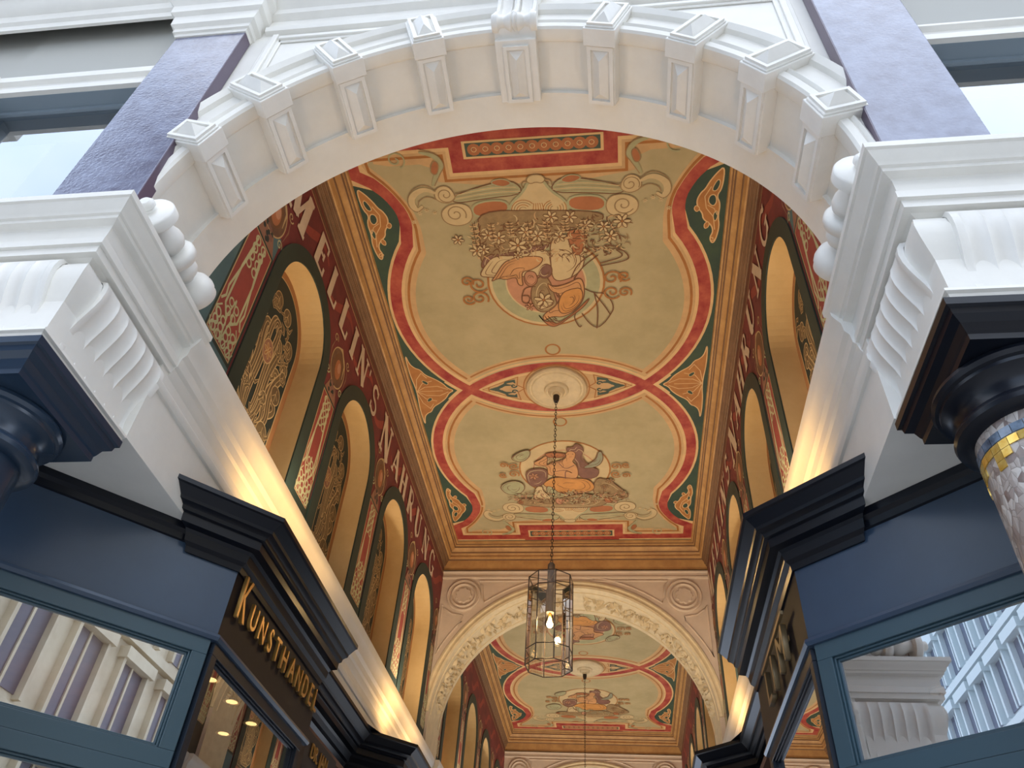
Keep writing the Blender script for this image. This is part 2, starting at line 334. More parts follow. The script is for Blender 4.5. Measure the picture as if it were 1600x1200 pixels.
ART_B = [('blob','sage',[(-0.877,1.856),(-0.716,1.736),(-0.573,1.765),(-0.529,1.915),(-0.648,2.065),(-0.809,2.036)]),('blob','olive',[(0.383,1.694),(0.538,1.747),(0.607,1.821),(0.72,1.972),(0.821,2.126),(0.675,2.199),(0.585,2.301),(0.456,2.143),(0.328,2.038)]),('blob','mauve',[(-0.503,1.501),(-0.216,1.474),(-0.226,1.701),(-0.303,1.846),(-0.424,1.893),(-0.502,1.791)]),('blob','mauve',[(0.022,1.061),(0.13,1.075),(0.148,1.004),(0.208,1.012),(0.265,1.113),(0.218,1.246),(0.32,1.479),(0.444,1.529),(0.396,1.718),(0.168,1.712),(0.169,1.404),(0.118,1.311)]),('blob','blue',[(0.427,1.163),(0.481,1.165),(0.491,1.345),(0.404,1.481),(0.207,1.499),(0.337,1.386),(0.409,1.297)]),('blob','rust',[(-0.234,1.163),(0.029,1.172),(0.023,1.273),(-0.2,1.266)]),('blob','skin',[(-0.391,1.364),(-0.286,1.298),(-0.224,1.22),(-0.192,1.255),(-0.227,1.439),(-0.151,1.36),(-0.023,1.329),(0.037,1.263),(0.029,1.172),(0.1,1.13),(0.159,1.176),(0.14,1.289),(0.101,1.356),(0.167,1.451),(0.169,1.688),(0.083,1.71),(-0.1,1.656),(-0.228,1.628),(-0.206,1.439),(-0.34,1.435)]),('blob','orange',[(-0.268,1.773),(-0.144,1.667),(0.083,1.71),(0.254,1.714),(0.337,1.79),(0.375,1.939),(0.241,2.036),(-0.111,2.027),(-0.192,1.924),(-0.303,1.846)]),('line','mauve',[(-0.067,1.374),(0.008,1.516),(0.126,1.426)]),('line','mauve',[(-0.137,1.559),(0.008,1.516),(0.116,1.614),(0.008,1.516),(-0.003,1.707)]),('line','dbrown',[(0.055,1.195),(0.068,1.203)]),('line','dbrown',[(0.11,1.202),(0.127,1.198)]),('line','rust',[(0.072,1.255),(0.104,1.256)]),('blob','sage',[(-0.275,1.872),(-0.188,1.874),(-0.111,2.027),(0.035,2.056),(-0.032,2.183),(-0.214,2.231)]),('blob','pale',[(-0.392,1.869),(-0.305,1.871),(-0.313,1.971),(-0.219,2.101),(-0.225,2.179),(-0.449,2.173),(-0.437,2.045)]),('blob','olive',[(-0.694,2.22),(-0.563,2.119),(-0.419,2.174),(-0.058,2.131),(0.182,2.034),(0.385,2.09),(0.557,2.249),(0.376,2.376),(-0.223,2.363),(-0.611,2.301)]),('blob','rose',[(-0.147,2.129),(-0.073,2.13),(-0.05,2.235),(-0.114,2.299),(-0.169,2.232)]),('blob','rust',[(0.472,2.118),(0.574,2.12),(0.601,2.25),(0.497,2.273)]),('blob','sage',[(-0.665,1.286),(-0.597,1.174),(-0.406,1.079),(-0.406,1.226),(-0.532,1.359)]),('fl','rose',(-0.402,1.648,0.072)),('fl','sage',(0.238,2.112,0.065)),('fl','sage',(0.087,2.186,0.066)),('fl','olive',(0.566,1.772,0.063)),('fl','olive',(0.705,2.022,0.065)),('fl','sage',(0.036,2.031,0.059)),('fl','sage',(0.369,2.141,0.065)),('fl','rust',(-0.634,2.222,0.053)),('fl','olive',(0.492,1.892,0.057)),('fl','olive',(0.647,2.122,0.058)),('spiral','brownl',(-0.638,1.426,0.057,1)),('spiral','brownl',(-0.656,1.592,0.057,-1)),('spiral','brownl',(-0.764,1.399,0.043,-1)),('spiral','brownl',(-0.796,1.612,0.043,1)),('spiral','brownl',(0.641,1.465,0.055,-1)),('spiral','brownl',(0.639,1.629,0.056,1)),('spiral','brownl',(0.766,1.446,0.041,1)),('spiral','brownl',(0.765,1.657,0.042,-1))]
# ================================================================ the passage
CX, HW = -0.56, 1.84          # centre line and half width of the passage
BAY, B0 = 7.55, 6.53          # bay length, centre of the first bay
ZC = 6.0                      # painted ceiling
SPR, NR, NB = 4.48, 0.5, 2.86 # niches: springing height, radius, foot

# ---- painted ceilings
def lobe(off, g):             # outline of one painted lobe; off > 0 is outside
    R = 1.55 + off; cy = 1.2; pts = []
    a1 = math.radians(-34)    # measured so that the lobe opens to +b
    N = 56
    for i in range(N + 1):
        t = (180 + 34) - i * (180 + 68) / N
        a = math.radians(t); pts.append((R * math.cos(a), cy - R * math.sin(a)))
    # t runs from the lower left through the top to the lower right
    rt = [(1.23 - off * 0.0 + off * .6, 2.39), (1.33 + off * .2, 2.62 - off * .6), (1.46, 2.76 - off * .9), (1.60 + off, 2.85 - off), (1.60 + off, 3.12 + off)]
    bx = [(0.68 + (0 if off > 0 else 0) - off * 0, 3.12 + off), (0.68 + 0 * off, 3.12 + off), ]
    rt = sm([pts[-1]] + rt[:3], 2)[1:] + rt[3:]
    pts += rt
    pts += [(0.66 - off, 3.12 + off), (0.66 - off, 2.87 + off), (-0.66 + off, 2.87 + off), (-0.66 + off, 3.12 + off)]
    pts += [(-x, y) for x, y in reversed(rt)]
    return [(x, g * y) for x, y in pts]
def draw_art(p, art, g, dim=0):
    for k, c, q in art:
        if k == 'blob':
            Q = [(g * a, g * b) for a, b in q]; p.blob(Q, c, 'dbrown', .011)
            ca = sum(a for a, b in Q) / len(Q); cb = sum(b for a, b in Q) / len(Q); S = chaikin(Q, 2); n = len(S); rr = random.Random(len(q) * 7 + int(ca * 100))
            for sc in (.82, .64, .46, .28):
                i0 = rr.randrange(n); L = int(n * rr.uniform(.35, .6)); j = rr.uniform(-.015, .015)
                p.rib([(ca + (S[(i0 + t) % n][0] - ca) * sc + j, cb + (S[(i0 + t) % n][1] - cb) * sc) for t in range(max(L, 3))], .008, 'dbrown' if c not in ('mauve', 'olive') else ('pale' if sc > .5 else 'dbrown'), taper=True)
        elif k == 'line': p.rib(sm([(g * a, g * b) for a, b in q]), 0.012, c)
        elif k == 'fl': p.flower(g * q[0], g * q[1], q[2], c, ph=q[0] * 7)
        elif k == 'spiral': p.spiral(g * q[0], g * q[1], q[2] * 1.25, 1.5, 0.019, c, q[3], 0.6, .12)
def cartouche(p, g):
    f = lambda pts: [(a, g * b) for a, b in pts]
    for s in (-1, 1):
        m = lambda pts: [(s * a, g * b) for a, b in pts]
        p.blob(m([(0.27, 2.36), (0.6, 2.33), (0.6, 2.5), (0.27, 2.52)]), 'rust', 'sage', 0.02)
        p.blob(m([(0.1, 2.56), (0.45, 2.54), (0.75, 2.5), (0.78, 2.58), (0.45, 2.68), (0.2, 2.72)]), 'sage')
        for i in range(5): p.rib(sm(m([(0.12 + .02 * i, 2.57 + .022 * i), (0.4, 2.575 + .024 * i), (0.74, 2.53 + .02 * i)])), 0.006, 'cream' if i % 2 else 'olive')
        p.blob(m([(0.2, 2.68), (0.3, 2.64), (0.42, 2.7), (0.3, 2.74)]), 'rust', 'sage')
        p.blob(m([(0.62, 2.3), (0.75, 2.25), (0.88, 2.3), (0.9, 2.42), (0.8, 2.5), (0.66, 2.5), (0.6, 2.42)]), 'pale', 'olive')
        p.spiral(s * 0.76, g * 2.39, 0.1, 1.5, 0.012, 'olive', s, 0.5)
        p.blob(m([(0.72, 2.56), (0.82, 2.5), (0.93, 2.56), (0.9, 2.68), (0.78, 2.7)]), 'pale', 'olive')
        p.spiral(s * 0.82, g * 2.6, 0.085, 1.5, 0.01, 'olive', -s, 0.5)
        p.rib(sm(m([(0.9, 2.62), (1.0, 2.68), (1.12, 2.62), (1.15, 2.52), (1.1, 2.44), (1.05, 2.5)])), 0.06, 'pale', taper=True)
        p.rib(sm(m([(0.9, 2.65), (1.0, 2.73), (1.14, 2.66), (1.19, 2.52), (1.12, 2.42), (1.04, 2.48)])), 0.01, 'olive')
        p.rib(sm(m([(0.9, 2.55), (0.98, 2.6), (1.07, 2.56), (1.09, 2.5)])), 0.01, 'olive')
        p.rib(sm(m([(0.92, 2.7), (0.86, 2.82), (0.8, 2.9), (0.85, 3.0), (0.98, 3.04)])), 0.05, 'sage', taper=True)
        p.rib(sm(m([(0.9, 2.7), (0.83, 2.82), (0.77, 2.9), (0.83, 3.02), (0.98, 3.07)])), 0.009, 'olive')
        p.blob(m([(0.86, 2.8), (0.92, 2.84), (0.87, 2.96), (0.82, 2.92)]), 'rust', 'olive')
        p.spiral(s * 1.2, g * 2.98, 0.09, 1.4, 0.014, 'sage', s, 1.2)
        for i in range(4): p.flower(s * (0.95 + .07 * i), g * (2.42 - .03 * i * (i - 2)), 0.025, 'pale', None)
        p.spiral(s * 0.13, g * 2.4, 0.1, 1.8, 0.012, 'olive', s, -0.8)
        p.spiral(s * 0.09, g * 2.66, 0.05, 1.4, 0.01, 'olive', -s, 0.4)
    p.blob(f([(-.27, 2.3), (0, 2.24), (.27, 2.3), (.26, 2.46), (.12, 2.58), (.06, 2.7), (-.06, 2.7), (-.12, 2.58), (-.26, 2.46)]), 'pale', 'sage', 0.024)
    for s in (-1, 1):
        for i in range(4): p.spiral(s * 0.14, g * 2.39, 0.115 - .026 * i, 0.8, 0.008, 'olive' if i % 2 else 'brownl', s, -0.6, 0.8)
    for i in range(-2, 3): p.rib(f([(i * .03, 2.33), (i * .018, 2.46)]), 0.007, 'brownl')
    p.blob(f([(-.09, 2.70), (-.05, 2.66), (0, 2.68), (.05, 2.66), (.09, 2.70), (.05, 2.75), (-.05, 2.75)]), 'pale', 'olive')
def leaf_corner(p, s, g):     # acanthus filling the corner beside the waist of a lobe
    m = lambda pts: [(s * a, g * b) for a, b in pts]
    body = [(1.60, 1.95), (1.57, 1.9), (1.54, 1.97), (1.57, 2.04), (1.545, 2.12), (1.47, 2.18), (1.46, 2.25), (1.42, 2.3), (1.40, 2.38), (1.43, 2.46), (1.47, 2.5), (1.50, 2.57), (1.56, 2.66), (1.62, 2.72), (1.615, 2.5), (1.57, 2.42), (1.61, 2.34), (1.60, 2.2), (1.62, 2.1)]
    p.blob(m(body), 'ochre', 'cream', 0.012)
    p.blob(m([(1.5, 2.36), (1.55, 2.31), (1.58, 2.36), (1.56, 2.44), (1.51, 2.43)]), 'green', 'cream', 0.01)
    p.rib(m([(1.58, 2.06), (1.56, 2.2), (1.49, 2.3), (1.47, 2.42), (1.52, 2.52)]), 0.008, 'cream')
    p.blob(m([(1.575, 2.14), (1.60, 2.2), (1.585, 2.28), (1.55, 2.22)]), 'green', 'cream', 0.008)
    p.blob(m([(1.52, 2.48), (1.57, 2.47), (1.60, 2.56), (1.57, 2.6)]), 'green', 'cream', 0.008)
    p.blob(m([(1.44, 2.3), (1.41, 2.26), (1.38, 2.3), (1.40, 2.34)]), 'ochre', 'cream', 0.008)
    p.blob(m([(1.53, 2.1), (1.49, 2.07), (1.48, 2.13), (1.52, 2.16)]), 'ochre', 'cream', 0.008)
    p.spiral(s * 1.565, g * 1.96, .028, 1.2, .009, 'cream', s)
    p.rib(m([(1.59, 2.22), (1.56, 2.29), (1.5, 2.33)]), 0.007, 'cream')
def side_leaf(p, s):
    m = lambda pts: [(s * a, b) for a, b in pts]
    p.blob(m([(1.62, -.62), (1.60, -.45), (1.55, -.38), (1.50, -.36), (1.46, -.27), (1.36, -.2), (1.28, -.12), (1.24, -.04), (1.17, 0), (1.24, .04), (1.28, .12), (1.36, .2), (1.46, .27), (1.50, .36), (1.55, .38), (1.60, .45), (1.62, .62), (1.63, .3), (1.6, 0), (1.63, -.3)]), 'ochre', 'cream', 0.012)
    for k in (-1, 1):
        p.rib(m([(1.6, 0), (1.5, k * .07), (1.35, k * .08), (1.24, k * .02)]), 0.008, 'cream')
        p.rib(m([(1.6, 0), (1.52, k * .13), (1.4, k * .17)]), 0.008, 'cream')
        p.rib(m([(1.6, k * .05), (1.57, k * .2), (1.5, k * .3), (1.45, k * .22)]), 0.008, 'cream')
        p.blob(m([(1.47, k * .1), (1.52, k * .16), (1.5, k * .19), (1.44, k * .14)]), 'green', 'cream', 0.006)
    p.rib(m([(1.6, 0), (1.3, 0)]), 0.007, 'cream')
def ceiling(cy, far=False):
    p = Paint(lambda a, b, h: (CX - 0.01 + a, cy + b, ZC - h))
    p.poly([(-1.69, -3.26), (1.69, -3.26), (1.69, 3.26), (-1.69, 3.26)], 'green')
    for g in (1, -1):
        p.poly(lobe(0.085, g), 'cream')
        p.poly(lobe(-0.07, g), 'cream')
    # marbled red band, cream borders, tan field
    for g in (1, -1): p.rib(lobe(0, g), 0.115, 'red', closed=True)
    for g in (1, -1): p.poly(lobe(-0.09, g), 'peach')
    for g in (1, -1):
        p.poly([(a, b) for a, b in chaikin(lobe(-0.20, g), 1)], 'tan')
    # the eye between the two lobes is drawn anew so that the bands cross
    arcs = []
    for g in (1, -1): arcs.append([(1.55 * math.cos(math.radians(t)), g * (1.2 - 1.55 * math.sin(math.radians(t)))) for t in range(46, 135, 2)])
    eye = [q for q in arcs[0] if q[1] < 0] + [q for q in reversed(arcs[1]) if q[1] > 0]
    p.poly(eye, 'peach')
    ei = chaikin([(-.86, 0), (-.5, -.2), (0, -.27), (.5, -.2), (.86, 0), (.5, .2), (0, .27), (-.5, .2)], 3)
    p.rib(ei, 0.016, 'brownl', closed=True)
    for g in (1, -1):
        f = lambda off: [((1.55 + off) * math.cos(math.radians(t)), g * (1.2 - (1.55 + off) * math.sin(math.radians(t)))) for t in range(40, 141, 2)]
        p.rib(f(0.085), 0.03, 'cream'); p.rib(f(-0.085), 0.03, 'cream')
    for g in (1, -1):
        f = lambda off: [((1.55 + off) * math.cos(math.radians(t)), g * (1.2 - (1.55 + off) * math.sin(math.radians(t)))) for t in range(36, 145, 2)]
        p.rib(f(0), 0.115, 'red')
    for g in (1, -1):         # brown line inside each band, broken by the eye
        L = lobe(-0.125, g)
        L = [q for q in L[6:51]]
        mid = [q for q in L if abs(q[0]) > 1.0 or True]
        full = lobe(-0.13, g); n0 = 0
        a = [q for q in full if not (abs(q[0]) < 1.06 and abs(q[1]) < 0.1 + 0.0 * q[0])]
        cut = [q for q in full if g * q[1] > 0.16 and not (abs(q[0]) < 0.98 and g * q[1] < 0.6)]
        i0 = next(i for i in range(len(full)) if full[i] in cut and full[i - 1] not in cut)
        seq = [full[(i0 + k) % len(full)] for k in range(len(full)) if full[(i0 + k) % len(full)] in cut]
        p.rib(seq, 0.026, 'brownl')
        # brown line along the far side of the eye, with its little loop
        e = [(1.70 * math.cos(math.radians(t)), g * (-1.2 + 1.70 * math.sin(math.radians(t)))) for t in range(56, 125, 2)]
        p.rib(e, 0.03 + .04, 'peach'); p.rib(e, 0.02, 'brownl')
        p.ring(0, g * 0.60, 0.075, 0.02, 'brownl')
    for s in (-1, 1):
        side_leaf(p, s)
        for g in (-1, 1): leaf_corner(p, s, g)
        # blue-green sprig in the corner of the eye
        m = lambda pts: [(s * a, b) for a, b in pts]
        p.rib(m([(.84, 0), (.42, -.19), (.44, -.06), (.36, 0), (.44, .06), (.42, .19)]), 0.012, 'brownl', closed=True)
        for k in (-1, 1):
            p.rib(m([(.76, 0), (.66, k * .02), (.58, k * .07), (.5, k * .06)]), 0.045, 'dgreen', taper=True)
            p.rib(m([(.62, k * .02), (.56, k * .11), (.47, k * .13), (.46, k * .09)]), 0.04, 'dgreen', taper=True)
            p.spiral(s * .48, k * .05, 0.035, 1.0, 0.018, 'dgreen', s * k)
        p.disc(s * .68, 0, .035, 'dgreen', n=12)
    p.ring(0, 0, 0.37, 0.014, 'brownl'); p.ring(0, 0, 0.345, 0.02, 'peach')
    for g in (1, -1): p.poly([(-.665, g * 2.84), (.665, g * 2.84), (.665, g * 3.2), (-.665, g * 3.2)], 'red')
    for g in (1, -1):         # strip of interlace in the red box at each end
        p.poly([(-.60, g * 2.945), (.60, g * 2.945), (.60, g * 3.115), (-.60, g * 3.115)], 'cream')
        p.poly([(-.575, g * 2.965), (.575, g * 2.965), (.575, g * 3.095), (-.575, g * 3.095)], 'dgreen')
        for i in range(11):
            x = -.5 + .1 * i
            p.ring(x, g * 3.03, 0.042, 0.03, 'rust', n=14)
            p.poly([(x - .03, g * 3.0 - .0), (x + .0, g * 3.03 - .028), (x + .03, g * 3.03), (x, g * 3.03 + .028)], 'rust')
            p.ring(x, g * 3.03, 0.022, 0.006, 'cream', n=12)
        # medallion
        p.disc(0, g * 1.53, 0.58, 'brownl'); p.disc(0, g * 1.53, 0.56, 'pale'); p.disc(0, g * 1.53, 0.53, 'sage' if g < 0 else 'pale')
        p.disc(0, g * 1.53, 0.40, 'pale' if g < 0 else 'rose'); p.disc(0, g * 1.53, 0.385, 'rose' if g < 0 else 'pale')
        cartouche(p, g)
    def scribble(n, a0, a1, b0, b1, cols, seed):
        r = random.Random(seed); p.up()
        for i in range(n):
            a = r.uniform(a0, a1); b = r.uniform(b0, b1); t = r.uniform(0, 6.28); L = r.uniform(.02, .05); k = r.uniform(-1.4, 1.4)
            if abs((a - (a0 + a1) / 2) / (a1 - a0) * 2) ** 4 + abs((b - (b0 + b1) / 2) / (b1 - b0) * 2) ** 4 > 1: continue
            q = [(a, b)]
            for j in range(4): q.append((q[-1][0] + L * math.cos(t + k * j * .5) * .5, q[-1][1] + L * math.sin(t + k * j * .5) * .5))
            if i % 40 == 0: p.up()
            p.rib(q, .012, cols[i % len(cols)], same=True, taper=True)
    if far: draw_art(p, [(k, c, q) for k, c, q in ART_B], 1); draw_art(p, ART_B, -1)
    else:
        for i in range(7): p.leafrow(-.6 + .07 * i + 0, -1.85 - .02 * i, -2.3, 0.03, 'peach')
        draw_art(p, [t for t in ART_A if t[0] != 'fl'], -1)
        scribble(420, -.66, .80, -2.30, -1.84, ('dbrown', 'peach', 'dbrown', 'olive', 'pale'), 4)
        draw_art(p, [t for t in ART_A if t[0] == 'fl'], -1)
        for i in range(7): p.leafrow(-.62 + .17 * i, -2.02 - .05 * (i % 3), -2.28, 0.035, 'peach', n=5)
        draw_art(p, ART_B, 1)
        scribble(260, -.75, .78, 1.98, 2.26, ('dbrown', 'sage', 'olive', 'rose', 'dbrown', 'peach'), 9)
    b = MB(); b.box(CX - HW - .1, CX + HW + .1, cy - 3.42, cy + 3.42, ZC + 0.003, ZC + 0.12, P['tan'])
    c = struct(b.build('ceiling'))
    o = p.build('ceiling_painting', c)
    return c
ceilings = [ceiling(B0), ceiling(B0 + BAY, True)]

# ---- wooden cornice round each ceiling
def ceil_cornice(cy):
    x0, x1, y0, y1 = CX - HW, CX + HW, cy - 3.41, cy + 3.41
    prof = [(0, 5.66), (0.012, 5.66), (0.018, 5.69), (0.030, 5.70), (0.034, 5.735), (0.05, 5.75), (0.055, 5.775)]
    prof2 = [(0.055, 5.775), (0.075, 5.785), (0.082, 5.81), (0.07, 5.83), (0.08, 5.85), (0.088, 5.87), (0.115, 5.9), (0.14, 5.92), (0.145, 5.94), (0.155, 5.945), (0.16, 5.965), (0.185, 5.97), (0.19, 6.0), (0, 6.0)]
    b = MB(); path = [(x0, y0), (x1, y0), (x1, y1), (x0, y1)]
    b.sweep(prof, path, -1, WOODD, closed=True); b.sweep(prof2, path, -1, WOOD, closed=True)
    for o_, z_ in ((.0195, 5.694), (.036, 5.738), (.056, 5.779), (.0905, 5.868), (.145, 5.925), (.1625, 5.966)):
        b.sweep([(o_ - .004, z_ - .008), (o_ + .004, z_ - .006), (o_ + .007, z_ + .004), (o_, z_ + .008)], path, -1, GROOVE, closed=True)
    b2 = b.build('trim_%d' % (1 if cy == B0 else 2), smooth=30); struct(b2)
for cy in (B0, B0 + BAY): ceil_cornice(cy)

# ---- plaster rosettes with the lantern hooks
def rosette(cy, label):
    o = thing('ceiling_rosette', label, 'ceiling rose', (CX - .01, cy, ZC))
    b = MB(); b.lathe([(0.34, 0), (0.335, .02), (0.315, .035), (0.30, .02), (0.285, .018), (0.27, .03), (0.25, .022), (0.14, .03), (0.13, .05), (0.11, .062), (0.095, .055), (0.085, .08), (0.06, .1), (0.045, .095), (0.04, .12), (0.0, .125)], (CX - .01, cy, ZC - .012), (0, 0, -1), PLAST2, n=48)
    b.build('plaster_disc', o, smooth=30)
    b = MB(); b.lathe([(0.0, .0), (0.035, 0), (0.035, .05), (0.025, .09), (0.0, .09)], (CX - .01, cy, ZC - .125), (0, 0, -1), METAL, n=20); b.build('hook_cap', o, smooth=30)
rosette(B0, 'round plaster ceiling rose above the nearer lantern'); rosette(B0 + BAY, 'round plaster ceiling rose of the farther painted ceiling, seen through the inner arch')

# ---- side walls with openings for the niches
def niche_ys(cy): return [cy + d for d in (-2.475, -0.825, 0.825, 2.475)]
def wall_face(y0, y1, ys, X, m, zt=5.78, zb=2.5):
    b = MB(); prev = y0
    N = 24
    for yc in ys:
        b.quad((X, prev, zb), (X, yc - NR, zb), (X, yc - NR, zt), (X, prev, zt), m)
        b.quad((X, yc - NR, zb), (X, yc + NR, zb), (X, yc + NR, NB), (X, yc - NR, NB), m)
        pts = [(yc - NR * math.cos(PI * i / N), SPR + NR * math.sin(PI * i / N)) for i in range(N + 1)]
        for (a, c), (d, e) in zip(pts, pts[1:]): b.quad((X, a, c), (X, d, e), (X, d, zt), (X, a, zt), m)
        prev = yc + NR
    b.quad((X, prev, zb), (X, y1, zb), (X, y1, zt), (X, prev, zt), m)
    b.flat = True
    return b
# serif capitals as strokes on a unit cell: (points, width)
T, t_ = 0.26, 0.10
def arcp(cx, cy, rx, ry, a0, a1, n=12): return [(cx + rx * math.cos(math.radians(a0 + (a1 - a0) * i / n)), cy + ry * math.sin(math.radians(a0 + (a1 - a0) * i / n))) for i in range(n + 1)]
def ser(x, y, w=0.3): return ([(x - w / 2, y), (x + w / 2, y)], t_)
GL = {
 'M': (1.0, [([(.15, 0), (.2, 1)], t_), ([(.2, 1), (.5, .1)], T), ([(.5, .1), (.82, 1)], t_), ([(.86, 0), (.84, 1)], T), ser(.15, .03), ser(.86, .03, .34), ser(.14, .97, .24), ser(.88, .97, .24)]),
 'E': (.75, [([(.2, 0), (.2, 1)], T), ([(.08, .97), (.66, .97)], t_), ([(.66, 1), (.66, .76)], t_), ([(.08, .03), (.7, .03)], t_), ([(.7, 0), (.7, .27)], t_), ([(.2, .5), (.52, .5)], t_), ([(.52, .38), (.52, .62)], t_)]),
 'L': (.72, [([(.2, 0), (.2, 1)], T), ser(.2, .97), ([(.08, .03), (.66, .03)], t_), ([(.66, 0), (.68, .3)], t_)]),
 'I': (.42, [([(.2, 0), (.2, 1)], T), ser(.2, .97, .36), ser(.2, .03, .36)]),
 'N': (.85, [([(.14, 0), (.14, 1)], t_), ([(.14, 1), (.74, 0)], T), ([(.74, 0), (.74, 1)], t_), ser(.14, .03), ser(.74, .97), ser(.1, .97, .2)]),
 "'": (.25, [([(.1, 1), (.08, .75)], .09)]),
 'S': (.68, [(arcp(.34, .74, .23, .23, 35, 250) + arcp(.34, .27, .25, .24, 85, -145), .13), ([(.56, .98), (.56, .74)], t_), ([(.08, .02), (.08, .28)], t_)]),
 'A': (.85, [([(.1, 0), (.42, 1)], t_), ([(.42, 1), (.74, 0)], T), ([(.2, .32), (.62, .32)], t_), ser(.1, .03, .26), ser(.75, .03)]),
 'H': (.85, [([(.18, 0), (.18, 1)], T), ([(.68, 0), (.68, 1)], T), ([(.18, .5), (.68, .5)], t_), ser(.18, .03), ser(.68, .03), ser(.18, .97), ser(.68, .97)]),
 'R': (.82, [([(.18, 0), (.18, 1)], T), ([(.18, .97), (.4, .97)] + arcp(.42, .74, .2, .23, 90, -90, 10) + [(.2, .5)], .09), ([(.4, .5), (.74, .02)], T), ser(.18, .03), ser(.74, .03, .2), ser(.1, .97, .2)]),
 'U': (.85, [([(.18, 1), (.18, .32)] + arcp(.42, .3, .24, .28, 180, 270, 6), T), (arcp(.42, .3, .28, .28, 270, 360, 6) + [(.7, 1)], t_), ser(.18, .97), ser(.7, .97)]),
 'G': (.85, [(arcp(.42, .5, .34, .47, 40, 330, 20), .13), ([(.7, .02), (.7, .42)], .13), ser(.68, .42), ([(.7, .98), (.7, .74)], t_)]),
}
def lettering(p, text, spots, z0, h, sw, sgn):
    for ch, (yc, hh, zz) in zip(text, spots):
        wd, st = GL[ch]; W = h * hh
        for pts, lw in st: p.rib([(yc + sgn * (x - wd / 2) * W * sw, zz + y * h * hh) for x, y in pts], lw * W, 'wlet')
def wall_paint(p, cy, ys, side, y0, y1, text):
    # dusky frieze bands
    p.poly([(y0, 5.56), (y1, 5.56), (y1, 5.60), (y0, 5.60)], 'wbrown')
    p.rib([(y0, 5.545), (y1, 5.545)], 0.01, 'wline')
    p.poly([(y0, 5.62), (y1, 5.62), (y1, 5.71), (y0, 5.71)], 'wbrown')
    edges = [y0 + .02] + [y for yc in ys for y in (yc - .66, yc + .66)] + [y1 - .02]
    # broad ribbons of brighter red behind the writing
    for k in range(9):
        yy = y0 + .3 + k * (y1 - y0 - .6) / 8
        q = [(yy + .38 * u, 5.3 + .12 * math.sin(2.6 * u)) for u in [i / 8 - 1 for i in range(17)]]
        p.rib(q, 0.09, 'wred2', taper=True)
    for i in range(0, len(edges), 2):
        a, b = edges[i], edges[i + 1]
        if i == 0: a = max(a, b - .66); p.poly([(y0, 2.6), (b, 2.6), (b, 4.7), (y0, 4.7)], 'wteal'); a = b - .39
        elif i == len(edges) - 2: b = min(b, a + .5)
        mid = (a + b) / 2; hw = (b - a) / 2
        if i: p.poly([(a - .02, 2.6), (b + .02, 2.6), (b + .02, 3.5), (a - .02, 3.5)], 'wgreen')
        # brick red panel with pale knots
        p.poly([(a, 3.36), (b, 3.36), (b, 4.46), (a, 4.46)], 'wgreen')
        p.poly([(a + .02, 3.39), (b - .02, 3.39), (b - .02, 4.44), (a + .02, 4.44)], 'wline')
        p.poly([(a + .03, 3.4), (b - .03, 3.4), (b - .03, 4.43), (a + .03, 4.43)], 'wred2')
        for s in (-1, 1):
            w1 = .02
            X = lambda u: mid + s * u * hw
            p.rib([(X(.15), 3.6), (X(.5), 3.68), (X(.5), 4.05), (X(.3), 4.4)], 0.02, 'wpale')
            p.rib([(X(.8), 3.66), (X(.62), 3.72), (X(.7), 3.8), (X(.25), 4.3)], 0.018, 'wpale')
            for z in (3.44, 3.5, 3.56): p.ring(X(.22), z, .03, .014, 'wpale', n=12); p.ring(X(.62), z, .032, .014, 'wpale', n=12)
            for z in (3.66, 3.74): p.ring(X(.2), z, .03, .013, 'wpale', n=12)
            for z in (4.14, 4.22, 4.3, 4.38): p.ring(X(.25), z, .034, .015, 'wpale', n=12)
            p.rib([(X(.85), 3.42), (X(.5), 3.5), (X(.85), 3.58), (X(.6), 3.64)], 0.012, 'wpale')
            p.rib([(X(0), 3.42), (X(.15), 3.64), (X(0), 3.8)], 0.014, 'wpale')
            for k in range(5): p.rib([(X(.2 * k), 3.41), (X(.2 * k + .12), 3.47)], 0.01, 'wpale')
        # head in a round frame with grapes below
        zc = 4.80; r = min(.19, hw * .95 + .02)
        p.poly([(a + .02, 4.46), (b - .02, 4.46), (mid + .3 * hw, 4.66), (mid - .3 * hw, 4.66)], 'wpink')
        p.disc(mid, zc, r, 'wbrown', r * 1.15); p.ring(mid, zc, r * .98, .012, 'wline', r * 1.12)
        p.disc(mid, zc + .01, r * .6, 'dbrown', r * .8); p.disc(mid + .012, zc - .01, r * .4, 'rust', r * .58)
        p.disc(mid + .03, zc + .02, r * .22, 'rose', r * .3)
        p.rib([(mid - r * .5, zc + r), (mid, zc + r * 1.25), (mid + r * .7, zc + r * .7), (mid + r * .75, zc - .02)], .03, 'wline', taper=True)
        rnd = random.Random(int(mid * 100))
        for k in range(16): p.disc(mid + rnd.uniform(-.07, .07), 4.56 + rnd.uniform(-.07, .06), .022, 'mauve' if k % 2 else 'wdark', n=8)
        for s in (-1, 1):
            p.spiral(mid + s * r * 1.0, 4.64, .045, 1.3, .012, 'wpale', s)
            p.spiral(mid + s * r * 1.05, zc + .2, .05, 1.2, .012, 'wline', -s)
            p.rib([(mid + s * r * 1.1, zc - .1), (mid + s * r * 1.25, zc + .05), (mid + s * r * 1.1, zc + .16)], .018, 'wpink', taper=True)
    if text:
        spots = text
        lettering(p, "MELLIN'SNAHRUNG", spots, 5.12, 0.34, 1.0, side)
